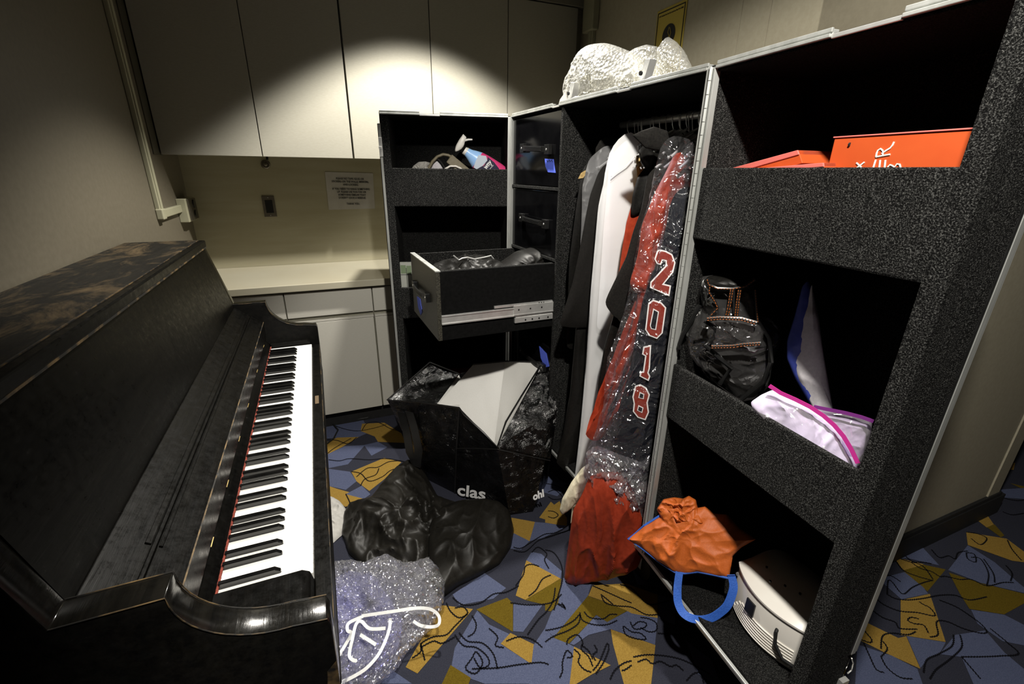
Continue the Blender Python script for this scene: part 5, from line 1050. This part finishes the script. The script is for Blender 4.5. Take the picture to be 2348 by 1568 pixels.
puff(on(c8-n7*.005, n7, [(1880, 950), (1940, 960), (1990, 975), (1980, 1040), (1950, 1080), (1900, 1000)]), n7, .01, .03, 'linen_grey', amp=.012, fr=14, seed=84).build('contents', t, True)
Q = [atpl(x, y, c8+n7*.02, n7) for x, y in ((1866, 932), (1900, 939), (1940, 947), (1975, 956), (2003, 966))]; MB().ribbon(Q, [(Q[min(i+1, 4)]-Q[max(i-1, 0)]).normalized().cross(n7).normalized()*.007 for i in range(5)], .002, 'zip_purple').build('closure', t, True)
# shoe boxes on the top pocket shelf
t = thing('shoe_box', 'orange shoe box with white marker letters in the top pocket of the right door', 'box', FD.p(.38, .14, 1.28))
c9 = FD.p(0, .085, 0)
mb = MB(); FD.b(mb, .258, .512, .085, .21, 1.276, 1.4735, 'box_orange'); mb.build('box', t, bevel=.0015)
mb = MB(); FD.b(mb, .256, .514, .083, .213, 1.4735, 1.476, 'box_pink'); mb.build('lid_edge', t, bevel=.0008)
def marker(strokes, P, n, r=.0014):
    for s in strokes: MB().tube([atpl(x, y, P, n) for x, y in s], r, 'marker_white', 6).build('marker_stroke', t, True)
nW = -FD.w
marker([[(2050, 325), (2047, 332), (2042, 339), (2029, 347), (2022, 352)], [(2008.5, 360), (2024, 357), (2041, 354)], [(2009, 359), (2010, 351), (2013, 345), (2019, 341), (2024, 345), (2025, 351), (2023, 357)],
        [(2008, 366), (2002, 385)], [(2018, 367), (2016, 385)], [(2030, 367), (2028, 385)], [(2001, 386), (2030, 386)], [(2036, 383), (2041, 378), (2046, 380), (2051, 384), (2057, 376), (2063, 377), (2065, 385)],
        [(1964, 373.5), (1975, 384)], [(1982, 372), (1965, 385)]], c9-FD.w*.0005, nW)
MB().tube([atpl(x, y, c9-FD.w*.0004, nW) for x, y in ((1947, 331), (1950, 331))], .0035, 'ink', 6).build('printed_mark', t)
t = thing('shoe_box', 'pink and orange shoe box tilted upward in the top pocket, upper one of the pair', 'box', FD.p(.14, .12, 1.28), 'pink shoe boxes')
c10 = FD.p(0, .10, 0)
def tilted(t, q, d, m1, m2, back=.14):
    a = [atpl(x, y, c10-FD.w*d, nW) for x, y in q]; dn = (a[3]-a[0])
    mb = MB(); mb.prism([a[0], a[1], a[2], a[3]], FD.w*back, m1); mb.build('box', t, bevel=.001)
    mb = MB(); f = [a[0].lerp(a[3], 0), a[1], a[1].lerp(a[2], .35), a[0].lerp(a[3], .35)]; mb.prism([p-FD.w*.002 for p in f], FD.w*(back+.003), m2); mb.build('lid', t, bevel=.001)
tilted(t, [(1640, 396), (1830, 344), (1840, 374), (1660, 430)], .03, 'box_orange', 'box_pink')
t = thing('shoe_box', 'flat pink shoe box lying under the tilted one in the top pocket', 'box', FD.p(.2, .12, 1.28), 'pink shoe boxes')
tilted(t, [(1700, 389), (1889, 373), (1892, 400), (1704, 416)], .045, 'box_orange', 'box_pink', .12)
# ================================================================== things in the left door
a1 = FA.p(0, .10, 0); na = -FA.w
SB = thing('spray_bottle', 'blue and navy fabric spray bottle with white trigger leaning in the top pocket', 'spray bottle', FA.p(.36, .1, 1.28))
A_ = lambda x, y, w=.10: atpl(x, y, FA.p(0, w, 0), na)
mat('bottle_blue', (.35, .60, 1), .25); mat('bottle_navy', (.03, .025, .09), .3); mat('bottle_pink', (.75, .06, .22), .3); noisy('nozzle_white', (.75, .73, .68), (.8, .78, .73), 20, .35); mat('bottle_pale', (.55, .62, .72), .3)
ax = [(1064, 345, 8, 8), (1070, 348, 9, 9), (1076, 353, 11, 10), (1084, 359, 15, 12), (1094, 367, 20, 14), (1105, 376, 23, 15), (1118, 386, 25, 16), (1136, 400, 27, 16), (1165, 424, 27, 16), (1172, 430, 24, 14)]
d_ = (A_(1136, 400)-A_(1076, 353)).normalized(); sd_ = d_.cross(FA.w).normalized(); pxm = (A_(1136, 400)-A_(1126, 400)).length/10
def ring(i0, m, nm, grow=0, mats=None):
    mb = MB(); R = []
    for x, y, a, b in ax[i0[0]:i0[1]]:
        c = A_(x, y); R.append([c+sd_*math.cos(k*math.pi/12)*(a*pxm+grow)+FA.w*math.sin(k*math.pi/12)*(b*pxm+grow) for k in range(24)])
    return mb.loft(R, m).build(nm, SB, True, angle=50)
ring((0, 2), 'nozzle_white', 'collar', .001); ring((1, 5), 'bottle_blue', 'bottle_shoulder'); ring((4, 10), 'bottle_pink', 'bottle_body')
# wrap labels
def lab(pts, m, nm, off): return MB().prism([A_(x, y)-FA.w*(.0345+off) for x, y in pts], FA.w*.012, m).build(nm, SB)
lab([(1089, 371), (1096, 356), (1113, 358), (1116, 368), (1106, 380), (1092, 388), (1085, 384)], 'bottle_pale', 'front_label', .0)
lab([(1117, 360), (1131, 372), (1142, 386), (1146, 400), (1090, 400), (1095, 387), (1108, 380), (1116, 368)], 'bottle_navy', 'front_label', .001)
q = A_(1106, 388)-FA.w*.038; ux = (A_(1125, 368)-A_(1108, 388)).normalized(); uz = FA.w.cross(ux).normalized()
if uz.z < 0: uz = -uz
uz2 = (A_(1095, 375)-A_(1106, 388)).normalized()
textmesh('wny', .030, 'print_white', A_(1113, 389)-FA.w*.0375, ux, uz2, 'label_print', SB, align='LEFT', xs=.8, thick=.0008)
textmesh('wrinkle', .009, 'print_white', A_(1122, 389)-FA.w*.0375, ux, uz2, 'label_print', SB, align='LEFT', xs=.9)
puff([A_(x, y) for x, y in ((1062, 307), (1070, 315), (1066, 326), (1064, 334), (1058, 342), (1050, 347), (1044, 348), (1043, 343), (1046, 332), (1054, 318))], na, .011, .011, 'nozzle_white', amp=0, N=60, rnd=1).build('trigger_head', SB, True)
MB().tube([A_(1065, 322), A_(1074, 320), A_(1083, 320)], .003, 'nozzle_white', 10, rr=[.0055, .0045, .0035]).build('trigger', SB, True)
t = thing('power_adapter', 'tan plastic power adapter block with a thick tan cord beside the spray bottle', 'adapter', FA.p(.26, .1, 1.28))
a_ = [A_(1036, 354), A_(1023, 372), A_(1062, 405), A_(1078, 389)]; MB().prism([p-FA.w*.02 for p in a_], FA.w*.035, 'tan_plastic').build('block', t, bevel=.004)
MB().tube([A_(x, y) for x, y in ((980, 400), (984, 384), (992, 370), (1003, 359), (1016, 354), (1028, 356), (1035, 360))], .0065, 'tan_plastic', 10).build('cord', t, True)
o = MB().tube([A_(x, y, .075) for x, y in ((1012, 400), (1020, 388), (1032, 381), (1045, 381), (1056, 386), (1066, 396))], .0045, 'heater_white', 10).build('white_cable', None, True); tag(o, 'thin off-white cable arching just above the front of the top pocket', 'cable')
o = puff([A_(x, y, .13) for x, y in ((940, 392), (948, 380), (960, 371), (975, 370), (990, 374), (990, 400), (945, 405))], na, .02, .02, 'paper', amp=.014, fr=22, seed=91).build('crumpled_paper', None, False); tag(o, 'crumpled translucent paper at the left of the top pocket', 'paper')
t = thing('round_container', 'pale round container with a dark striped band between the tan cord and the adapter', 'container', FA.p(.2, .12, 1.28))
puff([A_(x, y, .13) for x, y in ((984, 400), (988, 378), (996, 367), (1006, 366), (1014, 376), (1020, 392), (1018, 408))], na, .02, .02, 'linen_grey', amp=.003).build('body', t, True)
MB().tube([A_(x, y, .11) for x, y in ((1002, 362), (1012, 372), (1022, 388), (1026, 400))], .007, 'cloth_black', 8).build('band', t, True)
o = MB(); FA.b(o, .034, .088, .06, .075, .80, 1.001, 'paper'); 
t = thing('card_pack', 'small green and white printed pack standing in the lower pocket of the left door', 'pack', FA.p(.06, .06, .75))
mat('pale_green', (.38, .50, .30), .3); mat('pack_white', (.80, .82, .74), .35)
mb = MB(); FA.b(mb, .032, .088, .04, .055, .755, 1.001, 'pack_white'); mb.build('pack', t, bevel=.001)
mb = MB(); FA.b(mb, .036, .060, .0392, .041, .948, .988, 'pale_green'); mb.build('printed_panel', t)
mb = MB(); FA.b(mb, .063, .085, .0392, .041, .945, .985, 'pale_green'); mb.build('printed_panel', t)
mb = MB(); FA.b(mb, .0605, .0625, .039, .041, .76, .975, 'ink'); FA.b(mb, .034, .086, .039, .041, .9415, .9435, 'ink'); mb.build('printed_line', t)
# clothes in the open drawer
DR = FB.p(.43, -.2, 0)
t = thing('drawer_clothes', 'black clothes with a metal zip heaped in the left half of the pulled drawer', 'clothing', FB.p(.25, -.3, .84))
zpl = lambda pts, z: [atz(x, y, z) for x, y in pts]
pd = FB.p(.22, -.2, 0)
puff([FB.p(u, w, z) for u, w, z in ((.08, -.38, 1.04), (.06, -.25, 1.06), (.08, -.16, 1.06), (.25, -.14, 1.05), (.38, -.18, 1.04), (.39, -.34, 1.04), (.30, -.42, 1.03), (.16, -.43, 1.03))], Z, .008, .17, 'cloth_black', amp=.024, fr=9, seed=95, zmin=.834).build('cloth', t, True, angle=60)
MB().tube([atpl(x, y, FB.p(.20, 0, 0), FB.u) for x, y in ((1040, 586), (1052, 596), (1060, 592), (1072, 590), (1088, 594), (1110, 590), (1126, 586), (1132, 594))], .003, 'steel', 6).build('zip', t, True)
t = thing('drawer_clothes', 'black clothes piled high at the end of the pulled drawer nearest the divider', 'clothing', FB.p(.25, -.1, .84))
puff([atpl(x, y, FB.p(.25, 0, 0), FB.u) for x, y in ((1128, 612), (1150, 606), (1172, 590), (1195, 576), (1230, 567), (1258, 570), (1262, 585), (1255, 625), (1190, 640), (1135, 640))], -FB.u if (-FB.u).dot(face(FB.p(.2, 0, 1))) > 0 else FB.u, .10, .10, 'cloth_black', amp=.016, fr=13, seed=96, zmin=.834).build('cloth', t, True, angle=60)
# ================================================================== bubble wrap on top of the case
cb_ = FB.p(0, .16, 0)
BW = 'bubble wrap heaped on the road case'
for k, (pts, dw, lab_, amp) in enumerate((
    ([(1298, 212), (1302, 192), (1312, 172), (1319, 158), (1336, 124), (1346, 110), (1358, 102), (1375, 99), (1392, 99), (1419, 107), (1451, 121), (1475, 138), (1498, 162), (1506, 185), (1470, 230), (1400, 250), (1330, 262), (1300, 250)], 0, 'largest bubble wrap mound on the case top, brightly lit at its left', .018),
    ([(1440, 122), (1462, 108), (1483, 102), (1507, 107), (1514, 140), (1512, 200), (1460, 200), (1445, 150)], .16, 'shadowed bubble wrap fold between the largest mound and the pointed piece', .012),
    ([(1503, 190), (1507, 160), (1509, 138), (1510, 111), (1521, 96), (1532, 84), (1545, 92), (1562, 111), (1574, 134), (1585, 158), (1590, 200), (1540, 215)], .06, 'pointed upright piece of bubble wrap under the yellow sign', .010))):
    P = FB.p(0, .14+dw, 0); O = [atpl(x, y, P, FB.w) for x, y in pts]; O = [V((p.x, p.y, max(p.z, ZT+.001))) for p in O]
    o = puff(O, -FB.w, .07 if k == 0 else .03, .07 if k == 0 else .03, 'film_bubble', jit=.0012, amp=amp, fr=10, seed=100+k, zmin=ZT+.001, K=26, N=150).build('bubble_wrap', None, True, angle=60)
    tag(o, lab_, 'bubble wrap', BW)
P = FB.p(0, .06, 0)
o = MB().prism([atpl(x, y, P, FB.w) for x, y in ((1279, 246), (1284, 228), (1296, 211), (1300, 232), (1298, 246))], FB.w*.004, 'paper').build('foam_sheet'); tag(o, 'small white triangular foam corner beside the left latch on the case top', 'foam')
